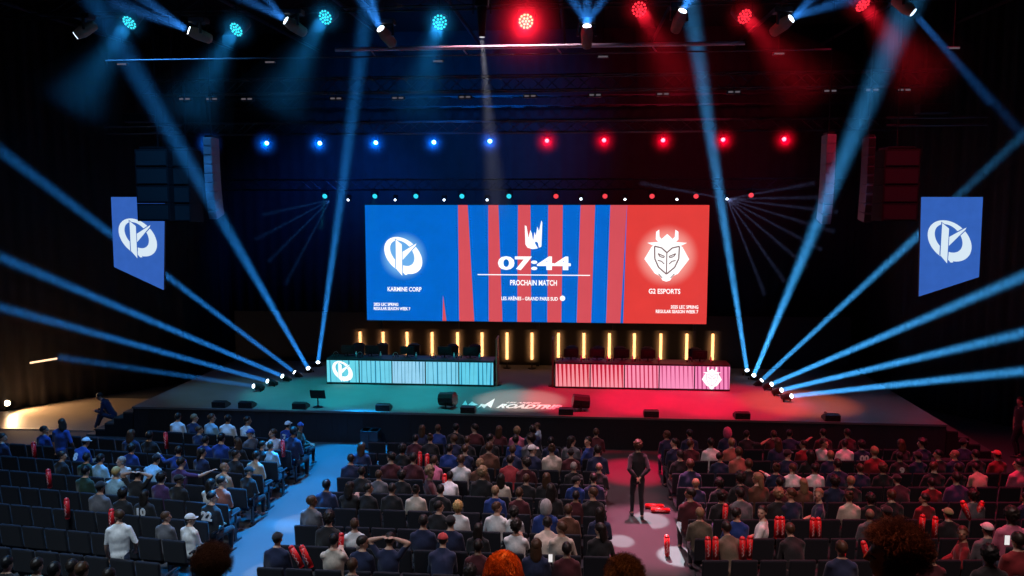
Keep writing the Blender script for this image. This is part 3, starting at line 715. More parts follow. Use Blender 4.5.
# white profile spot
p = onY(482, 37, 18.5); r = empty('profile_spotlight', p); tag(r, 'dark profile spotlight throwing one pale white beam down', 'stage light')
MB().cyl((0, 0, 0), (.0, 0, .65), .07, .12, n=16).build('barrel', M_black, r); MB().box((0, 0, .8), (.3, .3, .3), bev=.03).build('lamp_house', M_black, r)
MB().cyl((.2, 0, .5), (.2, 0, 1.2), .015).cyl((-.2, 0, .5), (-.2, 0, 1.2), .015).build('yoke', M_dkmetal, r)
MB().cyl((0, 0, -.01), (0, 0, .01), .06, n=16).build('lens', emit('lens_pale', (.7, .7, .75, 1), .8), r)
e = onY(497, 215, 22.5); beam(p, e, .055, .52, (.55, .55, .62), 8.5, 'pale white light beam falling in front of the screen', .06)
# white dots above the screen
WD = [(348, 200), (395, 200), (444, 200), (487, 200), (581, 199), (625, 199.5), (677, 199.5), (727, 199)]
for i, (px, py) in enumerate(WD):
    p = onY(px, py, 30.6)
    moving_head(p, (0, -1, -.15), 'tiny moving head light above the screen, %s from the blue end' % ORD[i], 'tiny moving head lights above the screen', False, .55, M_black, LENS)
# fan of thin rays from the last one
p = onY(727, 199, 30.6)
for k, (ex, ey) in enumerate([(815, 183), (830, 197), (838, 212), (835, 232), (822, 250), (808, 268), (785, 282), (765, 295), (640, 183)]):
    e = onY(ex, ey, 28.5); u = (e-p).normalized()
    beam(p+u*.02, e, .03, .14, (.35, .45, 1), .55, 'thin violet ray fanning out from the last tiny lamp, %s in the fan' % ORD[k], .06, 'thin rays beside the screen', key='fanr')
p = onY(330, 200, 30.6)
for k, (ex, ey) in enumerate([(262, 215), (255, 240), (268, 262), (285, 285)]):
    e = onY(ex, ey, 28.5); u = (e-p).normalized()
    beam(p+u*.02, e, .03, .14, (.05, .3, 1), .5, 'thin blue ray fanning toward the drape, %s in the fan' % ORD[k], .06, 'thin blue rays beside the screen', key='fanb')
# twin work lights
WL = emit('work_light_glow', C(150, 140, 150), .32)
for i, (px, py) in enumerate([(185, 100), (212, 100), (247, 100), (336, 99.5), (398, 99), (465, 98), (530, 97), (595, 96), (663, 95), (734, 93), (830, 92), (872, 91), (904, 91)]):
    p = onY(px, py, 25.0); r = empty('twin_work_light', p); tag(r, 'faint twin lamp in the row high above, %s from the blue side' % ORD[i], 'ceiling light', 'faint twin lamps high above the stage')
    MB().box((0, .05, .03), (.42, .14, .12), bev=.02).build('housing', M_black, r)
    for k in (-.1, .1): MB().box((k, -.03, .03), (.14, .03, .05), bev=.008).build('lens', WL, r)
    MB().cyl((0, .05, .08), (0, .05, .3), .012, n=6).build('hanger', M_dkmetal, r)
for i, (px, py) in enumerate([(122, 65), (270, 63), (438, 62), (603, 57.5), (779, 54.5), (954, 49)]):
    p = onY(px, py, 21.0); r = empty('strip_work_light', p); tag(r, 'faint single strip lamp under the ceiling, %s from the blue side' % ORD[i], 'ceiling light', 'faint strip lamps under the ceiling')
    MB().box((0, .04, .03), (.3, .1, .07), bev=.02).build('housing', M_black, r); MB().box((0, -.02, .02), (.24, .02, .035)).build('lens', WL, r); MB().cyl((0, .04, .05), (0, .04, 1.8), .01, n=6).build('hanger', M_dkmetal, r)

# ================================================================== SIDE BANNERS
def banner(pts, label, ec, es, rows):
    Y = 24.6; P = [onY(x, y, Y) for x, y in pts]; c = sum(P, Vector())/4
    r = empty('side_screen', c); tag(r, label, 'screen')
    BM = led('banner_blue', C(52, 98, 186), .95, 3.5, .12)
    L = [q-c for q in P]
    MB().prism([q+Vector((0, .02, 0)) for q in L], (0, .10, 0)).build('frame', M_black, r)
    MB().prism([q for q in L], (0, .018, 0), BM).build('display_panel', None, r)
    k_emblem(r, onY(*ec, Y-.02)-c, es, emit('banner_white', C(215, 232, 245), 1), BM)
    for q in (L[0], L[1]): MB().cyl(q+Vector((0, .07, 0)), q+Vector((0, .07, 6)), .012, n=6).build('hanging_wire', M_dkmetal, r)
banner([(111, 197), (164.5, 197), (163.5, 290), (114, 267)], 'blue side screen with white ring emblem, behind the blue side speakers', (138, 238), .63, 0)
banner([(921.5, 197), (983, 197), (979, 277), (919, 296.5)], 'blue side screen with white ring emblem, high on the red side', (950, 241.5), .63, 0)
# speakers
def array(px, y0, y1, Y, n, wd, dp, label, lean, m, face):
    a, b = onY(px, y0, Y), onY(px, y1, Y); r = empty('line_array_speaker', (a.x, Y, a.z)); tag(r, label, 'speaker')
    H = a.z-b.z; z = 0; ang = 0; yy = 0
    for k in range(n):
        h = H/n; ang = lean*(k/n)**2
        M = Matrix.Translation((0, yy, z-h/2)) @ Matrix.Rotation(ang, 4, 'X')
        mb = MB(); mb.box((0, 0, 0), (wd, dp, h*.985), M, bev=.008); cb = mb.build('cabinet', m, r)
        g = MB(); g.box((0, -dp/2-.006, 0), (wd*.9, .012, h*.78), M); g.build('grille', face, cb)
        yy += math.sin(ang)*h; z -= h
    MB().box((0, 0, .04), (wd*.8, dp*.8, .06), bev=.01).build('bumper_frame', M_dkmetal, r)
    MB().cyl((0, 0, .06), (0, 0, 5.6), .02, n=6).build('hanging_chain', M_dkmetal, r)
Mcab = mat('speaker_cabinet', (.006, .006, .007, 1), .8, spec=.2); Mgr = mat('speaker_grille', (.007, .007, .008, 1), .8, 0, scale=60, var=.4)
Mface = mat('speaker_face_grey', (.25, .25, .27, 1), .5); 
array(211, 138, 217, 22, 9, .24, .5, 'slim line array speaker lit blue, beside the blue side screen', .35, Mface, mat('speaker_slot', (.2, .2, .22, 1), .5))
array(829, 135, 222, 22, 9, .24, .5, 'slim line array speaker lit red at top, red side', .35, Mface, mat('speaker_slot', (.2, .2, .22, 1), .5))
array(869, 138, 221, 22, 9, .18, .5, 'slim dark pink speaker column beside the red lit one', .2, mat('speaker_face_dim', (.10, .09, .10, 1), .5), Mcab)
array(158, 150, 221, 22, 4, .95, .8, 'wide black speaker cluster overlapping the side screen', 0, Mcab, Mgr)
array(186, 150, 222, 22.3, 4, .5, .8, 'narrow black speaker cluster beside the blue lit array', 0, Mcab, Mgr)
array(897, 150, 221, 22.3, 4, .9, .8, 'wide black speaker cluster on the red side', 0, Mcab, Mgr)
spot('array_wash', (-8.75, 17.5, 9.4), (-8.70, 22, 8.1), .24, 420, (.03, .30, 1), .4)
spot('array_wash', (8.1, 19, 10.6), (8.15, 21.7, 9.1), .30, 120, (1, .02, .05))
spot('array_wash', (8.5, 17.5, 8.4), (8.5, 22, 7.7), .34, 240, (.25, .35, .8))
# ------------------------------------------------------------------ left wing lamps
a, b = onY(30, 363, 26.2), onY(57, 358.5, 26.9); r = empty('strip_light', a); tag(r, 'warm glowing strip light mounted on the dark side drape', 'light')
MB().cyl((0, 0, 0), b-a, .035, n=10).build('glowing_tube', emit('warm_tube', (1, .62, .38, 1), 1.6), r); MB().cyl((0, .06, .0), b-a+Vector((0, .06, 0)), .04, n=8).build('mount', M_black, r)
p = onZ(3, 408, 0); p += Vector((.35, -.35, 0)); r = empty('floor_spotlight', (p.x+.1, p.y, 0)); tag(r, 'small warm floor light shining across the side floor', 'light')
MB().box((0, 0, .03), (.25, .25, .06), bev=.01).build('base', M_black, r); MB().cyl((.0, .1, .28), (.06, -.08, .30), .10, .12, n=14).build('housing', M_black, r)
MB().cyl((.06, -.08, .30), (.067, -.10, .302), .10, n=14).build('lens', emit('warm_lens', (1, .7, .45, 1), 14), r)
MB().cyl((0, .05, .05), (0, .05, .25), .02).build('yoke', M_dkmetal, r)
spot('warm_floor', (p.x+.25, p.y-.12, .5), (-14.2, 26.2, 0), 2.0, 480, (1, .60, .30), .6, .1)
spot('warm_floor', (-18.3, 27.0, 2.4), (-15.5, 25.8, 0), 1.9, 260, (1, .58, .30), .7, .2)
# ================================================================== PEOPLE: prototypes
def _caps(bm, a, b, r0, r1, n=12):
    a, b = Vector(a), Vector(b); d = b-a
    if d.length > 1e-5:
        r = bmesh.ops.create_cone(bm, cap_ends=True, segments=n, radius1=r0, radius2=r1, depth=d.length)
        bmesh.ops.transform(bm, matrix=Matrix.Translation((a+b)/2) @ d.to_track_quat('Z', 'Y').to_matrix().to_4x4(), verts=r['verts'])
    for c, rr in ((a, r0), (b, r1)):
        r = bmesh.ops.create_icosphere(bm, subdivisions=2, radius=rr); bmesh.ops.translate(bm, verts=r['verts'], vec=c)
def _ell(bm, c, rad, M=None, n=3):
    r = bmesh.ops.create_icosphere(bm, subdivisions=n, radius=1)
    bmesh.ops.transform(bm, matrix=Matrix.Translation(c) @ (M or Matrix()) @ Matrix.Diagonal((*rad, 1)), verts=r['verts'])
def ik(a, b, l1, l2, hint):
    a, b, hint = Vector(a), Vector(b), Vector(hint); d = b-a; L = min(d.length, (l1+l2)*.999); u = d.normalized()
    x = (l1*l1-l2*l2+L*L)/(2*L); h = math.sqrt(max(0, l1*l1-x*x)); n = (hint-u*hint.dot(u)).normalized()
    return a+u*x+n*h, a+u*L
def body(pose, voxel=.0125):
    """pose -> dict of meshes (body, shirt short/long, trousers) and head frame"""
    seated = pose.get('seated', True); lean = pose.get('lean', .05); tw = pose.get('twist', 0); fem = pose.get('slim', 1.0)
    hz = .53 if seated else .94; hip = Vector((0, 0, hz))
    T = Matrix.Translation(hip) @ Matrix.Rotation(tw, 4, 'Z') @ Matrix.Rotation(-lean, 4, 'X')
    def t(x, y, z): return T @ Vector((x*fem, y, z))
    bm = bmesh.new(); segs = []           # segs: (a, b, ra, rb, group)
    def cap(a, b, r0, r1, g): _caps(bm, a, b, r0, r1); segs.append((Vector(a), Vector(b), r0, r1, g))
    MT = T.to_3x3().to_4x4()
    def el(c, rad, g, M=None):
        M = MT if M is None else M; _ell(bm, c, rad, M); segs.append((Vector(c), Vector(c)+M.to_3x3() @ Vector((0, 0, .001)), min(rad)*1.25, min(rad)*1.25, g))
    el(t(0, 0, .02), (.165*fem, .125, .12), 'hip'); el(t(0, .005, .19), (.145*fem, .11, .17), 'torso'); el(t(0, .0, .37), (.17*fem, .12, .18), 'torso')
    cap(t(-.14, -.01, .10), t(-.12, -.01, .40), .03, .06, 'torso'); cap(t(.14, -.01, .10), t(.12, -.01, .40), .03, .06, 'torso')
    cap(t(-.16, -.01, .50), t(.16, -.01, .50), .062, .062, 'torso')
    cap(t(-.10, -.01, .53), t(0, 0, .60), .055, .058, 'torso'); cap(t(.10, -.01, .53), t(0, 0, .60), .055, .058, 'torso')
    hy, hp = pose.get('head', (0, 0)); nb = t(0, .005, .56)
    Hh = Matrix.Translation(T @ Vector((0, .035, .745))) @ Matrix.Rotation(tw+hy, 4, 'Z') @ Matrix.Rotation(-(lean*.35+hp), 4, 'X')
    hc = Hh.translation
    cap(nb, hc-Vector((0, 0, .06)), .058, .052, 'neck')
    HM = Hh.to_3x3().to_4x4()
    def h(x, y, z): return Hh @ Vector((x, y, z))
    _ell(bm, h(0, -.012, .03), (.076, .096, .092), HM); _ell(bm, h(0, .03, -.035), (.058, .062, .075), HM); _ell(bm, h(0, .058, -.085), (.028, .026, .022), HM)
    _ell(bm, h(0, .075, .02), (.05, .018, .016), HM)
    _caps(bm, h(0, .088, .012), h(0, .108, -.022), .010, .014, 8); _caps(bm, h(-.018, .082, -.055), h(.018, .082, -.055), .010, .010, 8)
    for sg in (-1, 1):
        _ell(bm, h(sg*.079, -.005, -.005), (.012, .022, .032), HM, 2); _caps(bm, h(sg*.02, .085, -.02), h(sg*.008, .098, -.022), .008, .008, 8)
    segs.append((h(0, 0, -.06), h(0, 0, .05), .09, .09, 'head'))
    for sg in (-1, 1):
        sh = t(sg*.175, -.01, .495)
        a = pose['L' if sg < 0 else 'R']
        if a[0] == 'w': hand = Vector(a[1])
        else: hand = t(*a[1])
        hint = MT.to_3x3() @ Vector(a[2]) if len(a) > 2 else MT.to_3x3() @ Vector((sg*.6, -.3, -1))
        elb, wr = ik(sh, hand, .29, .25, hint)
        cap(sh, elb, .052, .041, 'uarm'); cap(elb, elb+(wr-elb)*.35, .041, .043, 'farm'); cap(elb+(wr-elb)*.35, wr, .043, .026, 'farm')
        d = (wr-elb).normalized(); sd = d.cross(Vector((0, 0, 1)));
        if sd.length < .2: sd = Vector((1, 0, 0))
        sd = sd.normalized()*sg; nn = sd.cross(d).normalized()
        if nn.z > 0: nn = -nn
        q = Matrix((sd, d, nn)).transposed().to_4x4()
        el(wr+d*.045, (.040, .050, .016), 'hand', q)
        for k, (o, L) in enumerate(((-.030, .068), (-.010, .078), (.011, .073), (.031, .058))):
            b0 = wr+d*.085+sd*o; b1 = b0+d*L*.5+nn*.010; b2 = b1+d*L*.38+nn*.026
            cap(b0, b1, .0088, .0082, 'hand'); cap(b1, b2, .0082, .0070, 'hand')
        b0 = wr+d*.03-sd*.034; b1 = b0+d*.03-sd*.026+nn*.012; cap(b0, b1, .012, .010, 'hand'); cap(b1, b1+d*.030+nn*.008, .010, .0085, 'hand')
        lg = pose.get('legs', {}).get(sg)
        hj = hip+Vector((sg*.085, 0, -.02))
        if seated:
            kn, an = lg if lg else (Vector((sg*.13, .44, .50)), Vector((sg*.12, .42, .09)))
            kn, an = Vector(kn), Vector(an)
        else:
            an = Vector(lg) if lg else Vector((sg*.10, .0, .09)); kn, an = ik(hj, an, .43, .43, (0, 1, 0))
        cap(hj, kn, .085, .058, 'thigh'); cap(kn, kn+(an-kn)*.35+Vector((0, -.01, 0)), .056, .055, 'calf'); cap(kn+(an-kn)*.35+Vector((0, -.01, 0)), an, .055, .037, 'calf')
        fd = pose.get('foot', Vector((sg*.12, 1, 0))); fd = Vector(fd).normalized()
        cap(Vector((an.x, an.y, .045))-fd*.05, Vector((an.x, an.y, .035))+fd*.13, .042, .033, 'foot')
    if not seated: cap(hip+Vector((-.06, 0, -.04)), hip+Vector((.06, 0, -.04)), .10, .10, 'hip')
    me = bpy.data.meshes.new('p'); bm.to_mesh(me); bm.free()
    o = bpy.data.objects.new('p', me); COL.objects.link(o)
    md = o.modifiers.new('r', 'REMESH'); md.mode = 'VOXEL'; md.voxel_size = voxel; md.use_smooth_shade = True
    ms = o.modifiers.new('s', 'SMOOTH'); ms.factor = .5; ms.iterations = 2
    bpy.context.view_layer.update()
    out = bpy.data.meshes.new_from_object(o.evaluated_get(bpy.context.evaluated_depsgraph_get())); bpy.data.objects.remove(o)
    n = len(out.vertices); co = np.empty(n*3); out.vertices.foreach_get('co', co); co = co.reshape(-1, 3)
    nr = np.empty(n*3); out.vertices.foreach_get('normal', nr); nr = nr.reshape(-1, 3)
    D = np.empty((len(segs), n)); G = [s[4] for s in segs]
    for i, (a, b, ra, rb, g) in enumerate(segs):
        a, b = np.array(a), np.array(b); ab = b-a; L2 = ab @ ab
        tt = np.clip(((co-a) @ ab)/L2, 0, 1) if L2 > 1e-9 else np.zeros(n)
        D[i] = np.linalg.norm(co-(a+tt[:, None]*ab), axis=1)-(ra+(rb-ra)*tt)
    grp = np.array(G)[D.argmin(0)]
    # face regions on the head: eyes, mouth
    Hi = np.array(Hh.inverted()); hl = co @ Hi[:3, :3].T + Hi[:3, 3]
    npoly = len(out.polygons); fc = np.empty(npoly*3); out.polygons.foreach_get('center', fc); fh = fc.reshape(-1, 3) @ Hi[:3, :3].T+Hi[:3, 3]
    mi = np.zeros(npoly, int)
    for sx_ in (-.031, .031): mi[(np.hypot((fh[:, 0]-sx_)/1.6, fh[:, 2]-.0) < .0085) & (fh[:, 1] > .05)] = 1
    mi[(np.abs(fh[:, 0]) < .024) & (np.abs(fh[:, 2]+.056) < .009) & (fh[:, 1] > .06)] = 2
    # the mesh for the body
    pv0 = np.array([list(p.vertices)[:3] for p in out.polygons]); mi[(grp == 'foot')[pv0].all(axis=1)] = 3
    for k in (None, EYE, LIP, SHOE): out.materials.append(k)
    out.polygons.foreach_set('material_index', mi.tolist())
    res = {'body': out}
    pv = np.array([list(p.vertices)+[p.vertices[-1]]*(4-len(p.vertices)) for p in out.polygons])
    lowt = co[:, 2] < 1e9
    def garment(name, groups, off, extra=None, wr=.005, relax=45):
        sel = np.isin(grp, groups)
        if extra is not None: sel |= extra
        keep = sel[pv].all(axis=1); f = pv[keep]; used = np.unique(f); mp = -np.ones(n, int); mp[used] = np.arange(len(used))
        c = co[used]
        # cloth bridges the hollows of the body: relax the surface, never inside the skin
        fl_ = mp[f]; e = np.unique(np.sort(np.concatenate([fl_[:, [0, 1]], fl_[:, [1, 2]], fl_[:, [2, 3]], fl_[:, [3, 0]]]), axis=1), axis=0); e = e[e[:, 0] != e[:, 1]]
        cnt = np.bincount(e.ravel(), minlength=len(c)).astype(float)[:, None]; skin_ = c.copy(); N_ = nr[used]
        c = c+N_*off
        for _ in range(relax):
            sm = np.zeros_like(c); np.add.at(sm, e[:, 0], c[e[:, 1]]); np.add.at(sm, e[:, 1], c[e[:, 0]])
            c = c*.4+.6*sm/np.maximum(cnt, 1)
            h_ = ((c-skin_)*N_).sum(1); c += N_*np.maximum(0, off*.6-h_)[:, None]
        wrn = np.array([noise.noise(Vector(v)*7)+.5*noise.noise(Vector((v[0]*22, v[1]*22, v[2]*10))) for v in c])
        c = c+N_*(wr*wrn)[:, None]
        m = bpy.data.meshes.new(name); faces = [list(dict.fromkeys(r)) for r in mp[f].tolist()]
        m.from_pydata(c.tolist(), [], faces)
        m.polygons.foreach_set('use_smooth', [True]*len(m.polygons)); m.materials.append(None); return m
    nk = (grp == 'neck') & (D[[i for i, g in enumerate(G) if g == 'torso']].min(0) < .012)
    Ua = [i for i, g in enumerate(G) if g == 'uarm']
    res['short'] = garment('shirt', ['torso', 'uarm', 'hip'], .012, nk)
    res['long'] = garment('shirt', ['torso', 'uarm', 'farm', 'hip'], .017, nk, .009)
    res['trousers'] = garment('trousers', ['thigh', 'calf', 'hip'], .009, relax=12)
    if pose.get('shorts'):
        up = (grp == 'thigh')
        res['trousers'] = garment('trousers', ['thigh', 'hip'], .012)
    res['head'] = Hh
    return res
SHOE = mat('shoe', (.05, .05, .055, 1), .6); EYE = mat('eye', (.02, .015, .012, 1), .2); LIP = mat('lips', (.32, .12, .10, 1), .5)
def lap(sg): return ('w', (sg*.09, .26, .66))
POSES = {
    'U': dict(L=lap(-1), R=lap(1)),
    'V': dict(lean=-.06, slim=.93, L=('w', (-.16, .30, .62)), R=('w', (.14, .30, .62)), head=(.12, -.12)),
    'F': dict(lean=.42, L=('w', (-.08, .46, .70)), R=('w', (.08, .48, .70)), head=(0, .1)),
    'L': dict(lean=.02, twist=.15, L=lap(-1), R=('w', (.16, .30, .62)), head=(.95, 0)),
    'R': dict(lean=.02, twist=-.15, L=('w', (-.16, .30, .62)), R=lap(1), head=(-.95, 0)),
    'T': dict(lean=-.08, twist=1.15, L=('t', (-.18, .28, .22)), R=('t', (.05, .28, .15)), head=(1.25, -.1)),
    'S': dict(lean=-.08, twist=-1.15, L=('t', (-.05, .28, .15)), R=('t', (.18, .28, .22)), head=(-1.25, -.1)),
    'A': dict(lean=.12, L=('t', (-.10, -.04, .80), (-1, 0, .15)), R=('t', (.10, -.04, .80), (1, 0, .15)), head=(0, .25)),
    'E': dict(lean=.05, L=lap(-1), R=('t', (.62, .25, .55), (0, 0, -1)), head=(-.5, 0)),
    'W': dict(lean=.05, L=('t', (-.62, .20, .55), (0, 0, -1)), R=lap(1), head=(.5, 0)),
    'P': dict(lean=.0, L=('t', (-.05, .38, .42)), R=('t', (.05, .38, .42)), head=(0, .2)),
}
PB = {k: body(v, .0135) for k, v in POSES.items()}
SPECIAL = {
    'walk': dict(seated=False, lean=.02, slim=.92, L=('t', (-.05, -.17, .06), (-1, -.4, -.2)), R=('t', (.05, -.17, .08), (1, -.4, -.2)), legs={-1: (-.11, .10, .09), 1: (.10, -.12, .09)}, head=(0, .05)),
    'stand': dict(seated=False, lean=.06, twist=.25, L=('t', (-.24, .12, -.02)), R=('t', (.24, .16, .05)), head=(.8, .1)),
    'standR': dict(seated=False, lean=0, twist=.9, L=('t', (-.22, .02, -.06)), R=('t', (.22, .02, -.06)), head=(.3, .1)),
    'aisle': dict(lean=.05, twist=-.2, L=('w', (.0, .34, .72)), R=('w', (.22, .30, .70)), head=(-.2, 0), legs={-1: ((.16, .40, .52), (.20, .46, .09)), 1: ((.34, .30, .52), (.42, .34, .09))}, shorts=True),
    'aislel': dict(lean=.08, twist=-.3, L=('w', (.05, .34, .72)), R=('w', (.26, .30, .68)), head=(-.5, 0), legs={-1: ((.18, .40, .52), (.30, .50, .09)), 1: ((.36, .28, .52), (.50, .34, .09))}),
    'steps': dict(lean=.5, L=('w', (-.1, .50, .72)), R=('w', (.1, .50, .72)), head=(.2, .2), legs={-1: ((-.14, .36, .62), (-.12, .52, .2)), 1: ((.14, .36, .62), (.12, .52, .2))}),
}
PB.update({k: body(v, .011) for k, v in SPECIAL.items()})

# ------------------------------------------------------------------ hair and headwear (head frame)
def hair_mesh(style, seed=0, nstr=0):
    rnd = random.Random(seed); bm = bmesh.new()
    def capm(rad, c, zcut, ycut, amp, fr, n=4, back=0):
        r = bmesh.ops.create_icosphere(bm, subdivisions=n, radius=1)
        for v in r['verts']:
            d = v.co.copy(); k = 1+amp*noise.noise(d*fr+Vector((seed*3.1, 0, 0)))+amp*.5*noise.noise(d*fr*2.3+Vector((0, seed*2., 0)))
            v.co = Vector((d.x*rad[0]*k, d.y*rad[1]*k, d.z*rad[2]*k))+Vector(c)
        dl = [v for v in r['verts'] if (v.co.z < zcut+max(0, v.co.y)*1.0 and v.co.y > ycut) or v.co.z < zcut-.055-back]
        bmesh.ops.delete(bm, geom=dl, context='VERTS')
    if style == 'short': capm((.086, .108, .104), (0, -.014, .032), -.005, -.06, .06, 5)
    elif style == 'bald':
        capm((.0785, .099, .095), (0, -.014, .028), -.01, -.06, .01, 5)
    elif style == 'curly': capm((.105, .125, .122), (0, -.018, .040), -.01, -.04, .26, 6, 4, .02)
    elif style == 'bun':
        capm((.086, .108, .104), (0, -.014, .032), -.005, -.06, .06, 5)
        r = bmesh.ops.create_icosphere(bm, subdivisions=3, radius=.045); bmesh.ops.translate(bm, verts=r['verts'], vec=(0, -.09, .125))
    elif style == 'long':
        capm((.092, .113, .108), (0, -.016, .030), -.03, -.01, .07, 5, 4, .30)
        r = bmesh.ops.create_icosphere(bm, subdivisions=4, radius=1)
        for v in r['verts']:
            d = v.co; k = 1+.12*noise.noise(Vector((d.x*7, d.y*7, d.z*1.5+seed)))
            v.co = Vector((d.x*.10*k, d.y*.055*k-.075-.03*max(0, -d.z), d.z*.17-.08))
    # solidify the scalp shell so hair has thickness
    if bm.faces:
        bmesh.ops.recalc_face_normals(bm, faces=bm.faces); pass
    me = bpy.data.meshes.new('hair'); bm.to_mesh(me); bm.free(); me.polygons.foreach_set('use_smooth', [True]*len(me.polygons)); me.materials.append(None); return me
def cap_mesh():
    bm = bmesh.new(); r = bmesh.ops.create_icosphere(bm, subdivisions=4, radius=1)
    for v in r['verts']: v.co = Vector((v.co.x*.092, v.co.y*.112, v.co.z*.098))+Vector((0, -.012, .036))
    bmesh.ops.delete(bm, geom=[v for v in bm.verts if v.co.z < .035], context='VERTS')
    bmesh.ops.recalc_face_normals(bm, faces=bm.faces); bmesh.ops.solidify(bm, geom=bm.faces[:], thickness=.006)
    mb = MB(); mb.bm.free(); mb.bm = bm
    pts = [(x, .085+.075*math.sqrt(max(0, 1-(x/.075)**2)), .042-.9*x*x*2) for x in np.linspace(-.075, .075, 11)]
    mb.prism([(-.075, .055, .038)]+[tuple(map(float, p)) for p in pts]+[(.075, .055, .038)], (0, 0, .006)); mb.sph((0, -.012, .136), .009, 1)
    me = mb.mesh('cap', None, True); me.materials.clear(); me.materials.append(None); return me
def hood_mesh():
    bm = bmesh.new(); r = bmesh.ops.create_icosphere(bm, subdivisions=4, radius=1)
    for v in r['verts']:
        k = 1+.05*noise.noise(v.co*4); v.co = Vector((v.co.x*.115*k, v.co.y*.13*k-.02, v.co.z*.17*k-.02))
    bmesh.ops.delete(bm, geom=[v for v in bm.verts if v.co.y > .05 or v.co.z < -.16], context='VERTS')
    bmesh.ops.recalc_face_normals(bm, faces=bm.faces); bmesh.ops.solidify(bm, geom=bm.faces[:], thickness=.015)
    me = bpy.data.meshes.new('hood'); bm.to_mesh(me); bm.free(); me.polygons.foreach_set('use_smooth', [True]*len(me.polygons)); me.materials.append(None); return me
HAIR = {s_: [hair_mesh(s_, k) for k in range(2)] for s_ in ('short', 'curly', 'bun', 'long', 'bald')}
CAPM, HOODM = cap_mesh(), hood_mesh()
HC = {'dark': (.016, .012, .010), 'black': (.007, .007, .008), 'brown': (.060, .030, .016), 'fair': (.22, .14, .075), 'blond': (.42, .27, .10), 'grey': (.25, .23, .21), 'ginger': (.55, .12, .02)}
SC = {'navy': (.014, .022, .065), 'black': (.014, .014, .017), 'white': (.78, .78, .78), 'grey': (.13, .13, .15), 'blue': (.014, .045, .22), 'pale-blue': (.30, .50, .62), 'maroon': (.07, .012, .018),
      'red': (.20, .014, .02), 'beige': (.42, .33, .25), 'green': (.02, .05, .035), 'pink': (.55, .14, .24), 'purple': (.07, .03, .11), 'salmon': (.34, .12, .09), 'olive': (.12, .10, .07), 'brown': (.12, .05, .03), 'teal': (.02, .30, .36), 'cream': (.58, .50, .42)}
CC = {'white': (.65, .65, .65), 'black': (.012, .012, .014), 'red': (.5, .05, .05), 'blue': (.04, .10, .35), 'grey': (.3, .3, .3), 'green': (.2, .28, .12), 'pink': (.60, .08, .20)}
def cm(kind, name, c):
    return mat('%s_%s' % (kind, name), (*c, 1), .8 if kind != 'hair' else .45, var=.25, scale=30 if kind != 'hair' else 60, bump=.3, sheen=.2 if kind == 'cloth' else 0, spec=.3)
SKINS = [mat('skin_%d' % i, (*c, 1), .5, var=.08, scale=10) for i, c in enumerate([(.52, .30, .21), (.46, .25, .17), (.36, .19, .12), (.20, .10, .06), (.56, .34, .25)])]
TROU = [cm('cloth', 'trousers_%d' % i, c) for i, c in enumerate([(.012, .012, .016), (.03, .05, .11), (.05, .05, .06), (.10, .09, .08)])]
def slot(o, m):
    o.material_slots[0].link = 'OBJECT'; o.material_slots[0].material = m
def number_mesh(txt): 
    k = 'num'+txt
    if k not in bpy.data.meshes:
        me = text_mesh(k, txt, .24, 1.0, .012, 0, .003, cm('cloth', 'print_white', (.75, .75, .75))); me.name = k
    return bpy.data.meshes[k]
PALIAS = {'X': 'aisle', 'Y': 'aislel'}
def person(pose, loc_, rz, top, hair, label, group, scale=1.0, number=None, seed=0, skin=None, hmesh=None, bodyset=None):
    pose = PALIAS.get(pose, pose); P = bodyset or PB[pose]; rnd = random.Random(seed)
    b = link('person', P['body'], None, loc_); b.rotation_euler = (0, 0, rz); b.scale = (scale,)*3; slot(b, skin or SKINS[rnd.choice([0, 0, 1, 1, 4, 2, 3])])
    tag(b, label, 'person', group)
    col, gar = top.split(); lg = gar in ('hoodie', 'jacket', 'sweater', 'shirt', 'coat')
    g = link({'tee': 't_shirt', 'top': 't_shirt'}.get(gar, gar), P['long' if lg else 'short'], b); slot(g, cm('cloth', col, SC[col]))
    t_ = link('trousers', P['trousers'], b); slot(t_, TROU[rnd.choice([0, 0, 1, 2])] if pose != 'aisle' else cm('cloth', 'pale_shorts', (.45, .45, .45)))
    if pose == 'walk': slot(t_, TROU[0])
    hw = hair.split(); hname, hm, hcol = 'hair', None, None
    if hw[-1] == 'hair': style, hc_ = hw[0], hw[1]; hm = HAIR[style][rnd.choice([0, 1])]; hcol = cm('hair', hc_, HC[hc_])
    elif hw[-1] == 'head': hm = HAIR['bald'][0]; hcol = cm('hair', 'stubble', (.20, .12, .08))
    elif hw[-1] == 'cap':
        u = link('hair', HAIR['short'][0], b); u.matrix_parent_inverse = Matrix(); u.matrix_local = P['head'] @ Matrix.Diagonal((.94, .94, .90, 1)); slot(u, cm('hair', 'dark', HC['dark']))
        hname, hm, hcol = 'cap', CAPM, cm('cloth', 'cap_'+hw[0], CC[hw[0]])
    elif hw[-1] == 'hood': hname, hm, hcol = 'hood', HOODM, cm('cloth', 'hood_'+hw[0], CC[hw[0]])
    if hmesh: hm = hmesh
    ho = link(hname, hm, b); ho.matrix_local = P['head']; slot(ho, hcol)
    if hw[0] == 'backward': pass
    if number:
        no = link('shirt_number', number_mesh(number), b); no.matrix_local = Matrix.Translation((0, -.150, .95 if pose != 'F' else .9)) @ Matrix.Rotation(PI/2, 4, 'X')
        if pose == 'F': no.matrix_local = Matrix.Translation((0, -.02, .92)) @ Matrix.Rotation(PI/2-.42, 4, 'X')
    return b

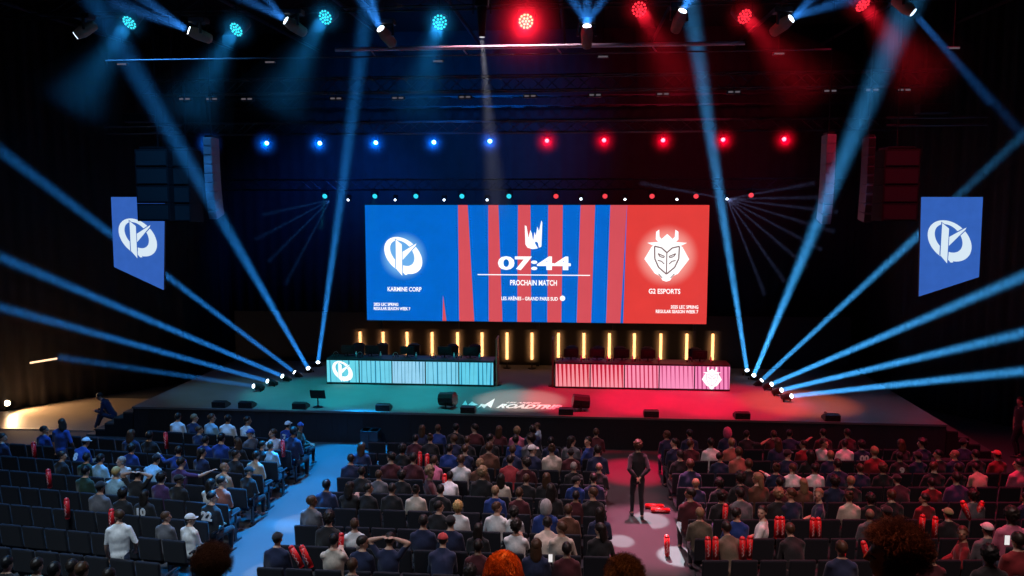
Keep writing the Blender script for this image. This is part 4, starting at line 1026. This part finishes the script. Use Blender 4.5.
# ------------------------------------------------------------------ seats
def make_seat():
    r = empty('theatre_seat')
    b = MB(); b.box((0, -.27, .70), (.49, .07, .48), Matrix.Translation((0, -.27, .45)) @ Matrix.Rotation(.10, 4, 'X') @ Matrix.Translation((0, .27, -.45)), bev=.03); b.build('backrest', M_seat, r)
    MB().box((0, -.01, .42), (.46, .46, .09), bev=.025).build('seat_cushion', M_seat, r)
    a = MB(); a.box((.262, -.04, .64), (.045, .36, .035), bev=.01); a.box((.262, -.06, .52), (.03, .06, .22)); a.build('armrest', M_seatpl, r)
    MB().box((.262, -.10, .22), (.03, .09, .44)).box((.262, -.05, .015), (.05, .34, .03)).build('leg', M_seatpl, r)
    return r
bpy.context.view_layer.update()
SEAT = make_seat(); SEATK = [(c, []) for c in SEAT.children]; seat_first = [True]
PITCH = .53
BLK = {  # name: (pivot x, direction sign, tilt, number of seats, aisle word)
    'blue-side': (-5.86, -1, math.radians(7), 16), 'centre': (-4.12, 1, 0.0, 12), 'red-side': (3.84, 1, math.radians(5), 16)}
ROWY = [21.2-.95*k for k in range(9)]
def seat_pos(bk, row, i):
    x0_, sg, tl, n_ = BLK[bk]; d = PITCH*(i+.5)
    return Vector((x0_+sg*d*math.cos(tl), ROWY[row]+d*math.sin(tl), 0)), (-tl*-1 if sg < 0 else tl)
def seat_rz(bk): return {'blue-side': -math.radians(7), 'centre': 0, 'red-side': math.radians(5)}[bk]
def valid(bk, row, i):
    x0_, sg, tl, n_ = BLK[bk]
    if i < 0 or i >= n_: return False
    if bk == 'blue-side' and row == 0 and i > 8: return False
    if bk == 'blue-side' and row == 1 and i > 13: return False
    if bk == 'red-side' and row == 0 and i > 11: return False
    p, _ = seat_pos(bk, row, i)
    v = p+Vector((0, 0, 1.0))-CAMP; dd = v.dot(cF); px = 512+FPX*v.dot(cR)/dd
    return -14 < px < 1040
CAT = '''
2,438,navy jersey,short dark hair,R
44,431,blue jersey,short dark hair,R
80,442,blue jersey,white cap,F,8
60,457,black tee,short dark hair,R
86,459,green tee,short dark hair,U
98,460,pale-blue tee,short dark hair,U
87,471,green tee,short black hair,U
121,462,white tee,short grey hair,T
114,472,pale-blue tee,short blond hair,U
126,475,black tee,short black hair,A
100,486,grey tee,black cap,U
174,418,white tee,short dark hair,U
187,419,navy hoodie,short fair hair,R
211,418,pale-blue tee,short brown hair,R
226,419,white tee,short dark hair,U
247,421,white tee,short dark hair,R
131,434,navy hoodie,long brown hair,U
154,434,black tee,short dark hair,V
134,450,blue tee,curly dark hair,U
148,459,pale-blue tee,black cap,F
177,452,blue hoodie,short dark hair,W
199,433,navy jersey,short brown hair,R
209,441,blue jersey,short dark hair,U,10
221,435,blue jersey,short black hair,U
250,434,grey tee,blue cap,T
273,433,white shirt,short brown hair,T
180,463,purple tee,short dark hair,E
160,479,purple tee,curly dark hair,U
178,481,black tee,black cap,R
231,456,black hoodie,short dark hair,R
242,457,beige top,short dark hair,U
224,468,beige top,bald head,R
221,482,salmon top,short dark hair,R
249,484,black jersey,black cap,R
302,431,green jacket,blue cap,S
311,428,navy tee,short dark hair,U
323,428,blue jersey,white cap,U,7
332,424,purple top,long brown hair,L
269,459,pale-blue shirt,short brown hair,U
287,460,black hoodie,short dark hair,Y
147,497,black jersey,long dark hair,U,10
168,524,grey tee,short brown hair,R
197,528,white tee,white cap,R
236,496,black jersey,short black hair,R,22
128,496,black tee,curly dark hair,U
250,494,cream tee,long dark hair,X
334,517,black tee,curly dark hair,U
357,524,white tee,short brown hair,V
334,539,cream tee,short black hair,P
367,490,black jersey,short dark hair,R
388,490,black jersey,short dark hair,U
409,492,cream tee,bun dark hair,U
440,491,black tee,short dark hair,U
422,431,navy top,long brown hair,U
438,430,blue jersey,short brown hair,U
416,440,maroon top,short dark hair,U
391,456,maroon shirt,short dark hair,L
413,457,maroon shirt,short dark hair,U
426,462,pink top,short brown hair,F
454,440,navy tee,short brown hair,L
450,449,blue tee,short dark hair,U
467,444,black tee,short brown hair,U
461,459,white tee,short brown hair,P
480,469,brown shirt,curly fair hair,U
432,468,maroon tee,curly fair hair,S
374,479,grey hoodie,short brown hair,U
396,478,black hoodie,curly dark hair,U
434,480,white tee,short dark hair,F
499,431,maroon top,long brown hair,U
517,433,pink top,curly fair hair,U
520,440,blue jersey,short dark hair,U
489,446,brown tee,short brown hair,U
516,450,navy tee,short brown hair,U
532,449,navy jacket,white cap,R
552,448,cream shirt,bun brown hair,U
582,441,blue jersey,short dark hair,T
600,434,maroon top,short brown hair,U
601,443,navy jersey,short dark hair,U
509,460,red hoodie,short dark hair,F
483,470,black top,curly fair hair,U
574,470,black tee,short grey hair,U
599,471,black tee,bald head,U
501,483,cream top,long dark hair,U
526,481,black tee,short brown hair,U
554,486,black top,long dark hair,U
578,484,blue jersey,black cap,R
593,493,black tee,short brown hair,L
500,508,white shirt,short brown hair,R
514,515,white tee,curly dark hair,V
495,492,blue jersey,short fair hair,U
519,495,maroon tee,short brown hair,U
546,497,blue hoodie,grey hood,U
548,514,cream top,short dark hair,F
568,511,brown sweater,short brown hair,U
580,500,maroon top,short dark hair,U
600,515,navy hoodie,long dark hair,U
516,526,white tee,curly dark hair,P
536,534,navy jacket,long brown hair,U
560,528,cream tee,short brown hair,L
567,549,maroon tee,short dark hair,U
600,529,black top,long dark hair,L
457,509,white tee,curly blond hair,U
421,520,navy tee,short dark hair,U
447,521,navy jersey,black cap,U
388,539,navy tee,short dark hair,A
441,538,navy hoodie,red cap,F
473,534,black top,long dark hair,U
478,546,maroon tee,short dark hair,U
667,437,navy jersey,short brown hair,L
690,435,navy tee,short dark hair,U
687,445,maroon shirt,short brown hair,R
699,443,white tee,short dark hair,U
728,432,navy hoodie,pink hood,U
722,443,salmon hoodie,short fair hair,U
736,451,salmon hoodie,short brown hair,U
747,438,black tee,short dark hair,E
691,461,navy jersey,short brown hair,U
720,461,navy jersey,short dark hair,R
749,462,black tee,short brown hair,U
741,474,black tee,curly dark hair,U
758,476,brown top,long fair hair,L
698,486,navy jersey,short fair hair,U
720,487,black tee,curly dark hair,U
738,487,grey hoodie,short dark hair,U
774,438,maroon tee,short brown hair,U
790,435,navy tee,short dark hair,E
804,446,red tee,short dark hair,L
825,443,white tee,short dark hair,S
822,434,maroon tee,short dark hair,U
848,434,maroon tee,short dark hair,U
850,445,white tee,short dark hair,U
862,447,navy jersey,curly dark hair,U,00
875,449,red tee,short fair hair,U
787,470,white shirt,short brown hair,W
812,470,white top,short dark hair,U
838,462,navy tee,short dark hair,U
849,470,navy tee,short brown hair,U
876,470,black tee,curly brown hair,U
850,482,black tee,short fair hair,U
776,484,maroon tee,short dark hair,U
798,486,brown top,long fair hair,U
784,494,black top,curly fair hair,U
890,495,black tee,short brown hair,U
760,492,white tee,short dark hair,T
784,493,navy tee,short brown hair,L
812,492,navy tee,short fair hair,T
754,514,blue tee,short dark hair,R
797,531,black tee,short brown hair,F
850,498,cream top,bun brown hair,U
700,514,olive tee,short fair hair,U
733,517,olive top,short dark hair,F
669,480,maroon tee,short dark hair,L
900,459,black jersey,short dark hair,U,9
953,455,navy jersey,bald head,L
961,455,black jacket,short dark hair,U
993,456,red jacket,red cap,U
983,470,beige tee,short dark hair,F
1014,459,pink top,short dark hair,L
957,475,purple tee,short dark hair,U
932,485,red tee,short dark hair,U
871,503,black tee,curly dark hair,U
873,516,grey tee,bald head,U
888,512,black tee,black cap,U
925,501,red tee,short dark hair,L
949,515,black tee,green cap,U
957,531,red shirt,short brown hair,T
980,528,grey tee,white cap,U
'''

occ = {}; seatlist = []
def find(px, py, bk):
    """which seat of the block a head seen at px, py belongs to"""
    best = None
    for row in range(9):
        for i in range(BLK[bk][3]):
            if not valid(bk, row, i): continue
            p, _ = seat_pos(bk, row, i); v = p+Vector((0, .04, 1.27))-CAMP; d = v.dot(cF)
            x = 512+FPX*v.dot(cR)/d; y = 288-FPX*v.dot(cU)/d
            pitch_px = PITCH*FPX/d; rp = 6.1*FPX/d/d*.95
            c = ((x-px)/pitch_px)**2+((y-py)/rp)**2*1.0+(100 if (bk, row, i) in occ else 0)
            if best is None or c < best[0]: best = (c, row, i, x-px, y-py, d)
    return best
PEOPLE_AT = []
for line in CAT.strip().splitlines():
    if not line.strip() or line.startswith('#'): continue
    f = [q.strip() for q in line.split(',')]; px, py = float(f[0]), float(f[1]); top, hair, pose = f[2], f[3], f[4]; num = f[5] if len(f) > 5 else None
    fx = 579+(px-579)*(380/(max(py, 405)-204+0.0))*(1/1.0)
    # block by floor position under the head
    g = onZ(px, py, 1.27); bk = 'blue-side' if g.x < -4.75 else ('centre' if g.x < 3.2 else 'red-side')
    b = find(px, py, bk)
    if b is None or b[0] > 9: continue
    occ[(bk, b[1], b[2])] = (px, py, top, hair, pose, num, b)
# further dark clothed people in the dim parts of the blocks
rf = random.Random(11)
def hd(): return rf.choice(['short dark hair', 'short dark hair', 'short brown hair', 'short black hair', 'curly dark hair', 'long dark hair', 'bun brown hair', 'black cap', 'short fair hair', 'long brown hair'])
for bk in BLK:
    for row in range(9):
        for i in range(BLK[bk][3]):
            if not valid(bk, row, i) or (bk, row, i) in occ: continue
            p, _ = seat_pos(bk, row, i); v = p+Vector((0, .04, 1.27))-CAMP; d = v.dot(cF); x = 512+FPX*v.dot(cR)/d; y = 288-FPX*v.dot(cU)/d
            pr = {'blue-side': .12 if x > 110 and y < 480 else 0, 'centre': .45 if y < 545 else .1, 'red-side': .45 if y < 500 else (.2 if x > 860 else 0)}[bk]
            if rf.random() < pr:
                occ[(bk, row, i)] = (x, y, rf.choice(['black tee', 'navy tee', 'black hoodie', 'navy jersey', 'black jersey', 'grey hoodie', 'maroon tee', 'navy hoodie', 'black tee']), hd(), rf.choice('UUUVVFLRP'), None, None)
allseats = [(bk, row, i) for bk in BLK for row in range(9) for i in range(BLK[bk][3]) if valid(bk, row, i)]
allseats.sort(key=lambda k: (seat_pos(*k)[0]-CAMP).length)
AW = {'blue-side': 'blue aisle', 'centre': 'blue aisle', 'red-side': 'pink aisle'}
far = []
for idx, k in enumerate(allseats):
    bk, row, i = k; p, _ = seat_pos(*k); rz = seat_rz(bk)
    if idx >= 300: far.append((p, rz)); continue
    lab = '%s dark theatre seat, %s row of %s block, %s from %s' % ('occupied' if k in occ else 'empty', ORD[row], bk, ORD[i], AW[bk])
    if seat_first[0]: SEAT.location = p; SEAT.rotation_euler = (0, 0, rz); s_o = SEAT; seat_first[0] = False
    else: s_o = copy_tree(SEAT, SEATK, p, rz)
    tag(s_o, lab, 'seat', 'theatre seats in the %s block' % bk)
if far:
    mb = MB()
    for p, rz in far:
        for c in SEAT.children:
            t0 = len(mb.bm.verts); mb.bm.from_mesh(c.data); mb.bm.verts.ensure_lookup_table()
            bmesh.ops.transform(mb.bm, matrix=Matrix.Translation(p) @ Matrix.Rotation(rz, 4, 'Z'), verts=mb.bm.verts[t0:])
    o = mb.build('theatre_seats', M_seat); tag(o, 'dark seats of the frontmost rows nearest the stage', 'seats', None, 'stuff')
n_p = 0
for k, (px, py, top, hair, pose, num, b) in occ.items():
    bk, row, i = k; p, _ = seat_pos(*k); rz = seat_rz(bk); rnd = random.Random(n_p*17+3)
    dx = 0; sc = rnd.uniform(.97, 1.04)
    if b is not None:
        dx = max(-.13, min(.13, -b[3]*b[5]/FPX)); dzz = -b[4]*b[5]/FPX
        sc = max(.93, min(1.09, 1-(-dzz)/1.27*0+(b[4]*b[5]/FPX)/1.27))
    p = p+Vector((dx*math.cos(rz), dx*math.sin(rz), -.53*(sc-1)))
    vf = {'T': 'twisted round', 'S': 'twisted round', 'A': 'hands on head', 'E': 'arm stretched out', 'W': 'arm stretched out', 'F': 'leaning forward'}.get(pose, '')
    c, gmt = top.split()
    lab = 'person in %s %s, %s, %s row of %s block, %s from %s' % (c, gmt, hair if hair != 'bald bald head' else 'bald head', ORD[row], bk, ORD[i], 'aisle' if bk != 'centre' else 'blue aisle')
    person(pose, p, rz+rnd.uniform(-.12, .12), top, hair, lab, 'spectators in the %s block' % bk, sc, num, n_p*17+3); n_p += 1
print('PEOPLE', n_p, 'SEATS', len(allseats))

# ------------------------------------------------------------------ people who are not in the seat grid
def standing(kind, px, py, z, yaw, top, hair, label, sc=1.0, num=None, seed=1, skin=None):
    p = onZ(px, py, z); person(kind, p, yaw, top, hair, label, None, sc, num, seed, skin)
standing('walk', 637, 517, 0, 0.05, 'black shirt', 'curly brown hair', 'person in black walking up the pink aisle, hands behind back', 1.02, skin=SKINS[0])
p = onZ(118, 517, 1.66); person('stand', p-Vector((0, 0, 1.66)), .1, 'white tee', 'short brown hair', 'person standing in white tee in the empty blue-side rows, head turned', None, .98, None, 5, SKINS[0])
p = onZ(1021, 402, 1.66); person('standR', (p.x, p.y, 0), .8, 'black tee', 'short dark hair', 'person in black tee standing on the dim floor by the red side drape', None, 1.0, None, 6, SKINS[0])
pp = onY(101, 398, 24.4); person('steps', Vector((pp.x+.38, 24.4, pp.z-1.10)), PI/2+.2, 'navy hoodie', 'short dark hair', 'person in navy hoodie crouched on the blue-side stage steps', None, 1.0, None, 8)
person('stand', (onZ(60, 425, 1.6).x, onZ(60, 425, 1.6).y, 0), -.2, 'blue tee', 'long dark hair', 'person with big dark hair standing at the far blue-side corner of the crowd', None, .97, None, 9)
person('standR', (onZ(538, 427, 1.30).x, onZ(538, 427, 1.30).y, 0), .5, 'pale-blue tee', 'short brown hair', 'child in pale blue tee standing before the centre block', None, .78, None, 10, SKINS[0])
# arm rests edge panel of the aisle rows is part of the seats; aisle sitters
# ------------------------------------------------------------------ near people on the grandstand
def strands(kind, seed, n=1300, R=(.12, .13, .13), c=(0, -.02, .04), length=.09, wid=.0016, curl=.012, zmin=-.06):
    rnd = random.Random(seed); V = []; F = []
    for k in range(n):
        while True:
            d = Vector((rnd.gauss(0, 1), rnd.gauss(0, 1), rnd.gauss(0, 1))).normalized()
            if not (d.y > .35 and d.z < .35) and d.z > -.62: break
        base = Vector((d.x*R[0]*.78, d.y*R[1]*.78, d.z*R[2]*.78))+Vector(c)
        a = d.orthogonal().normalized(); b_ = d.cross(a); ph = rnd.uniform(0, 6.3); L = length*rnd.uniform(.6, 1.25); prev = None
        ns = 8 if kind == 'curly' else 9
        for j in range(ns):
            t = j/(ns-1)
            if kind == 'curly': pt = base+d*L*t*.62+(a*math.cos(ph+t*9)+b_*math.sin(ph+t*9))*curl*(1.1-.3*t)
            else:
                dn = Vector((d.x*.25, d.y*.25-.03, -1)); pt = base+d*.022*min(1, t*4)+dn*(L*t*t)+(a*math.sin(ph+t*5))*curl*.5*t
                q = pt-Vector(c); rr = math.sqrt((q.x/R[0])**2+(q.y/R[1])**2)
                if q.z < 0 and rr < .95: s2 = .95/max(rr, .2); pt.x = c[0]+q.x*min(s2, 1.6); pt.y = c[1]+q.y*min(s2, 1.6)
            w_ = wid*(1-.6*t); i0 = len(V); s1 = a*w_; s2_ = b_*w_
            V += [pt+s1, pt-s1*.5+s2_*.87, pt-s1*.5-s2_*.87]
            if j:
                for m_ in range(3): F.append((i0-3+m_, i0-3+(m_+1) % 3, i0+(m_+1) % 3, i0+m_))
    me = bpy.data.meshes.new('hair'); me.from_pydata([tuple(v) for v in V], [], F)
    bm = bmesh.new(); bm.from_mesh(me); r = bmesh.ops.create_icosphere(bm, subdivisions=4, radius=1)
    for v in r['verts']:
        k = 1+.06*noise.noise(v.co*5); v.co = Vector((v.co.x*R[0]*.84*k, v.co.y*R[1]*.84*k, v.co.z*R[2]*.84*k))+Vector(c)
    bmesh.ops.delete(bm, geom=[v for v in r['verts'] if v.co.y > .03 and v.co.z < .06+max(0, v.co.y)*.4 or v.co.z < zmin], context='VERTS')
    bm.to_mesh(me); bm.free(); me.polygons.foreach_set('use_smooth', [True]*len(me.polygons)); me.materials.append(None); return me
PFG = body(dict(L=lap(-1), R=lap(1)), .008); PFGL = body(dict(L=lap(-1), R=lap(1), head=(.75, .05), twist=.2), .008)
def near(px, py, d, top, hair, label, hm, sc=1.0, bs=None, rz=0, skin=None, seatlab=None):
    hp = onY(px, py, d); base = Vector((hp.x, hp.y-.04, hp.z-1.28*sc))
    person('U', base, rz, top, hair, label, None, sc, None, int(px), skin, hm, bs or PFG)
    s_ = copy_tree(SEAT, SEATK, base+Vector((0, 0, 0)), rz); tag(s_, 'dark grandstand seat under the '+' '.join(label.replace('person with ', '').split()[:8]), 'seat', 'grandstand seats')
    # a platform tread under this seat
    return base
cu = strands('curly', 3, 2200, (.135, .14, .135), (0, -.02, .035), .07, .0017, .011)
lo_ = strands('long', 4, 2600, (.112, .125, .120), (0, -.02, .03), .26, .0016, .006, -.3)
sh_ = strands('curly', 5, 1900, (.118, .13, .118), (0, -.02, .035), .05, .0017, .008)
big = strands('curly', 6, 2600, (.142, .15, .142), (0, -.03, .035), .08, .0018, .012)
NEAR = [near(212, 566, 5.2, 'black tee', 'curly brown hair', 'person with large curly brown hair in front of the grandstand camera', cu),
        near(503, 573, 4.4, 'maroon tee', 'long ginger hair', 'person with bright ginger hair at the bottom centre', lo_),
        near(625, 580, 4.4, 'black tee', 'curly brown hair', 'person with short reddish brown hair below the pink aisle', sh_),
        near(899, 557, 3.8, 'black hoodie', 'curly dark hair', 'person with large dark curls in profile, nearest on the red side', big, 1.0, PFGL, .25)]
for (px, py, d, top, hair, lab) in [
    (6, 564, 11.3, 'black tee', 'short black hair', 'person with black hair in the grandstand corner below the empty rows'),
    (36, 566, 11.0, 'teal tee', 'short dark hair', 'person in bright teal tee below the empty blue-side rows'),
    (53, 571, 10.2, 'black tee', 'short black hair', 'person with round black hair beside the green lit head'),
    (71, 568, 10.8, 'green tee', 'short dark hair', 'person with green lit hair below the empty rows'),
    (81, 571, 10.0, 'green tee', 'short brown hair', 'person with greenish brown hair, in front of green lit head'),
    (108, 577, 10.2, 'black tee', 'short dark hair', 'person with dark hair just below the standing white tee'),
    (470, 574, 11.8, 'black tee', 'curly dark hair', 'person with dark curls beside the ginger hair'),
    (352, 566, 12.2, 'grey tee', 'short brown hair', 'person in grey tee behind the white tee by the blue aisle'),
    (990, 556, 10.6, 'black tee', 'curly black hair', 'person with black curls below the white cap, red side'),
    (1012, 516, 12.4, 'pink tee', 'curly dark hair', 'person in pink tee with wide dark curls at the red edge'),
    (1019, 541, 11.2, 'red tee', 'short dark hair', 'person in red tee holding up a phone at the red edge'),
    (842, 549, 11.8, 'navy tee', 'short brown hair', 'person in navy tee leaning beside a red clapper')]:
    hp = onY(px, py, d); base = Vector((hp.x, hp.y-.04, hp.z-1.28)); person('U', base, 0, top, hair, lab, 'spectators on the grandstand', 1.0, None, int(px)*3)
    s_ = copy_tree(SEAT, SEATK, base, 0); tag(s_, 'dark grandstand seat under the '+' '.join(lab.replace('person with ', '').replace('person in ', '').split()[:9]), 'seat', 'grandstand seats')
# ------------------------------------------------------------------ phones and clappers
def phone(px, py, d, label):
    p = onY(px, py, d); r = empty('phone', p); tag(r, label, 'phone'); MB().box((0, 0, 0), (.075, .009, .15), bev=.004).build('case', M_black, r)
    MB().box((0, -.006, 0), (.068, .003, .138)).build('display', emit('phone_glow', C(230, 225, 225), 1.0), r)
phone(1007, 540, 11.35, 'lit phone held up at the red edge of the crowd')
phone(550.5, 558, 13.0, 'small lit phone beside the maroon tee at the bottom centre')
RB = mat('clapper_red', (.72, .015, .02, 1), .35, var=.05); RW = mat('clapper_print', (.8, .5, .5, 1), .5)
def clapper(px, py, z, ang, label, h=.42, w_=.055, n=None):
    g = onZ(px, py, z); r = empty('inflatable_clapper', g); r.rotation_euler = (0, ang, 0); tag(r, label, 'clapper', 'red inflatable clappers left around the crowd')
    MB().cyl((0, 0, -h/2), (0, 0, h/2-.04), w_, n=14).cyl((0, 0, h/2-.04), (0, 0, h/2), w_, w_*.75, n=14).cyl((0, 0, -h/2-.03), (0, 0, -h/2), w_*.7, w_, n=14).build('tube', RB, r, smooth=True)
    b = MB()
    zz = [(.016 if k % 2 else -.016, -w_*.97, -h*.34+k*h*.085) for k in range(8)]
    b.prism([(x-.007, y, z) for x, y, z in zz]+[(x+.007, y, z) for x, y, z in zz[::-1]], (0, -.006, 0))
    b.build('logo_print', RW, r); MB().cyl((0, 0, h/2), (0, 0, h/2+.018), .012, n=8).build('valve', RW, r)
CL = [(34, 450, 'behind the blue jersey'), (49, 478, 'in the sparse blue-side rows'), (67, 508, 'alone on the empty blue-side row'), (111.5, 519, 'beside the standing white tee'), (166, 440, 'in the second blue-side row'),
      (283, 448, 'beside the white shirt near the blue aisle'), (420, 460, 'first of the pink-lit pair in centre block'), (427, 462, 'second of the pink-lit pair in centre block'),
      (296, 556, 'first of the slanted pair at the blue aisle'), (306, 556, 'second of the slanted pair at the blue aisle'), (341, 544, 'held by the cream tee at the blue aisle'), (445, 483, 'under the curly head in centre block'),
      (655, 506, 'first of the slanted pair lying across the pink aisle'), (661, 510, 'second of the slanted pair lying across the pink aisle'), (667, 545, 'standing at the pink aisle floor edge'),
      (708, 548, 'first of the pair behind the olive tee'), (715.5, 548, 'second of the pair behind the olive tee'), (725, 514, 'beside the olive tee shoulders'), (742.5, 548, 'first of the pair below the blue tee'), (749.5, 547, 'second of the pair below the blue tee'),
      (777, 527, 'first of the pair behind the brown head'), (782, 527, 'second of the pair behind the brown head'), (812.5, 528, 'first of the pair beneath the navy tee'), (818.5, 528, 'second of the pair beneath the navy tee'),
      (841, 561, 'large leaning one near the grandstand'), (866, 552, 'beside the large dark curls'), (922, 525, 'first of the pair beyond the dark curls'), (935, 527, 'second of the pair beyond the dark curls'), (966, 510, 'first of the V-shaped pair on the red side'), (978, 510, 'second of the V-shaped pair on the red side')]
ANG = {296: .5, 306: .42, 655: 1.3, 661: 1.15, 841: -.15, 966: -.45, 978: .4, 866: -.3, 584: 1.45}
SIGN = {296: -1, 306: -1, 966: 1, 978: 1}
for px, py, w_ in CL:
    a = {296: -.5, 306: -.42, 655: 1.57, 661: 1.57, 841: .15, 966: -.42, 978: .42, 866: -.3, 584: 1.45}.get(int(px), random.uniform(-.06, .06))
    clapper(px, py, .07 if px in (655, 661) else (.25 if px == 667 else 1.02), a, 'red inflatable clapper, '+w_, .42 if px != 841 else .6)


# ================================================================== LIGHTING OF THE PLACE
# stage washes hung on the middle truss
for x in (-7.6, -5.2, -2.8): spot('teal_wash', (x, 24.6, 9.6), (x+.3, 26.0, 1), .62, 2800, (.0, .60, .68), .5, .15)
for x in (2.2, 4.6, 6.6): spot('red_wash', (x, 24.6, 9.6), (x, 26.0, 1), .62, 6500, (1, .0, .04), .5, .15)
spot('centre_wash', (-.2, 23.5, 10), (-.3, 25.6, 1), .36, 3600, (1, .72, .62), .6, .15)
spot('wing_wash', (9.0, 25, 9.6), (8.7, 26.0, 1), .5, 3600, (1, .16, .04), .7, .15)
spot('wing_wash', (10.8, 25, 9.6), (11.2, 25.6, 1), .5, 260, (.6, .4, .6), .7, .15)
spot('wing_wash', (-10.2, 25, 9.6), (-10.2, 26.0, 1), .6, 700, (.15, .5, .6), .7, .15)
# aisles
for y in (22.2, 19.0, 16.0): spot('blue_aisle', (-5.3, y+3, 10.5), (-5.15, y, 0), .34, 26000, (.0, .34, 1), .5, .1)
spot('red_aisle', (3.2, 24, 10.5), (3.15, 21.8, 0), .24, 20000, (1, .0, .06), .7, .1)
spot('pink_aisle', (3.2, 20, 10.5), (3.3, 17.6, 0), .36, 11000, (1, .22, .38), .5, .1)
# white light pools
for (px, py, ang, e_) in ((297, 523, .085, 6500), (268, 573, .085, 6500), (650, 520, .075, 20000), (621, 541, .05, 20000), (678, 556, .075, 34000)):
    t = onZ(px, py, 0); spot('pool_light', (t.x+(1.5 if px < 400 else -1.2), t.y+6, 10.6), t, ang, e_, (.85, .95, 1), .3, .05)
# back drape colour
spot('drape_blue', (-7, 30, 11), (-9, 36, 6), 1.5, 1100, (.01, .12, 1), .8, .3)
spot('drape_blue', (-3, 25, 12.5), (-4, 36, 11), 1.3, 3400, (.0, .20, 1), .8, .3)
spot('drape_red', (6, 25, 12.5), (5, 36, 11), 1.3, 900, (1, .02, .08), .8, .3)
spot('drape_violet', (8, 30, 10), (10, 36, 5), 1.4, 60, (.35, .05, .5), .8, .3)
# added warm spots overhead that brighten the nearest hair; no lamp hangs there
spot('added_rim_spot', (1.5, 7.6, 13.6), (1.3, 4.4, 5.4), .32, 3600, (1, .30, .07), .6, .2)
spot('added_rim_spot', (2.9, 8.6, 13.6), (3.4, 3.8, 5.8), .26, 7000, (1, .16, .06), .6, .2)
spot('added_rim_spot', (-1.0, 8.0, 13.6), (-1.0, 5.3, 4.9), .22, 1700, (1, .55, .38), .6, .2)
# dim house light above the seats
area('house_light', (-7, 9, 13.6), (.05, .35, -1), 5, 250, (.70, .86, 1), 1.35)
area('house_light', (6, 9, 13.6), (-.05, .35, -1), 5, 185, (1, .70, .66), 1.35)
# colour spill from the stage rig onto the audience
area('blue_spill', (-9, 20, 14.3), (-.1, -.2, -1), 2, 560, (.05, .35, 1), 1.35)
area('red_spill', (9.5, 20, 14.3), (.1, -.2, -1), 2, 480, (1, .03, .10), 1.35)
area('centre_spill', (0, 20, 14.3), (.0, -.25, -1), 2, 190, (1, .6, .7), 1.1)

# the haze shafts carry their own lamp's light only (all other lamps are far weaker in them)
tubes = bpy.data.collections.new('haze_of_tubes')
for o in TGLOW: tubes.objects.link(o)
BEAMS += TGLOW
rest = bpy.data.collections.new('not_in_haze')
for o in BEAMS: rest.objects.link(o)
for cc in rest.collection_objects: cc.light_linking.link_state = 'EXCLUDE'
for o in list(S.objects):
    if o.type == 'LIGHT' and o.light_linking.receiver_collection is None: o.light_linking.receiver_collection = rest
    elif o.type == 'MESH' and o not in BEAMS and not (o.data.materials and o.data.materials[0] == AMB) and not o.name.startswith(('person', 'hair')):
        if any(m and m.use_nodes and m.node_tree.nodes.get('Principled BSDF') and m.node_tree.nodes['Principled BSDF'].inputs['Emission Strength'].default_value > 0 and max(m.node_tree.nodes['Principled BSDF'].inputs['Emission Color'].default_value[:3]) > 0 for m in [q.material for q in o.material_slots]):
            o.light_linking.receiver_collection = rest
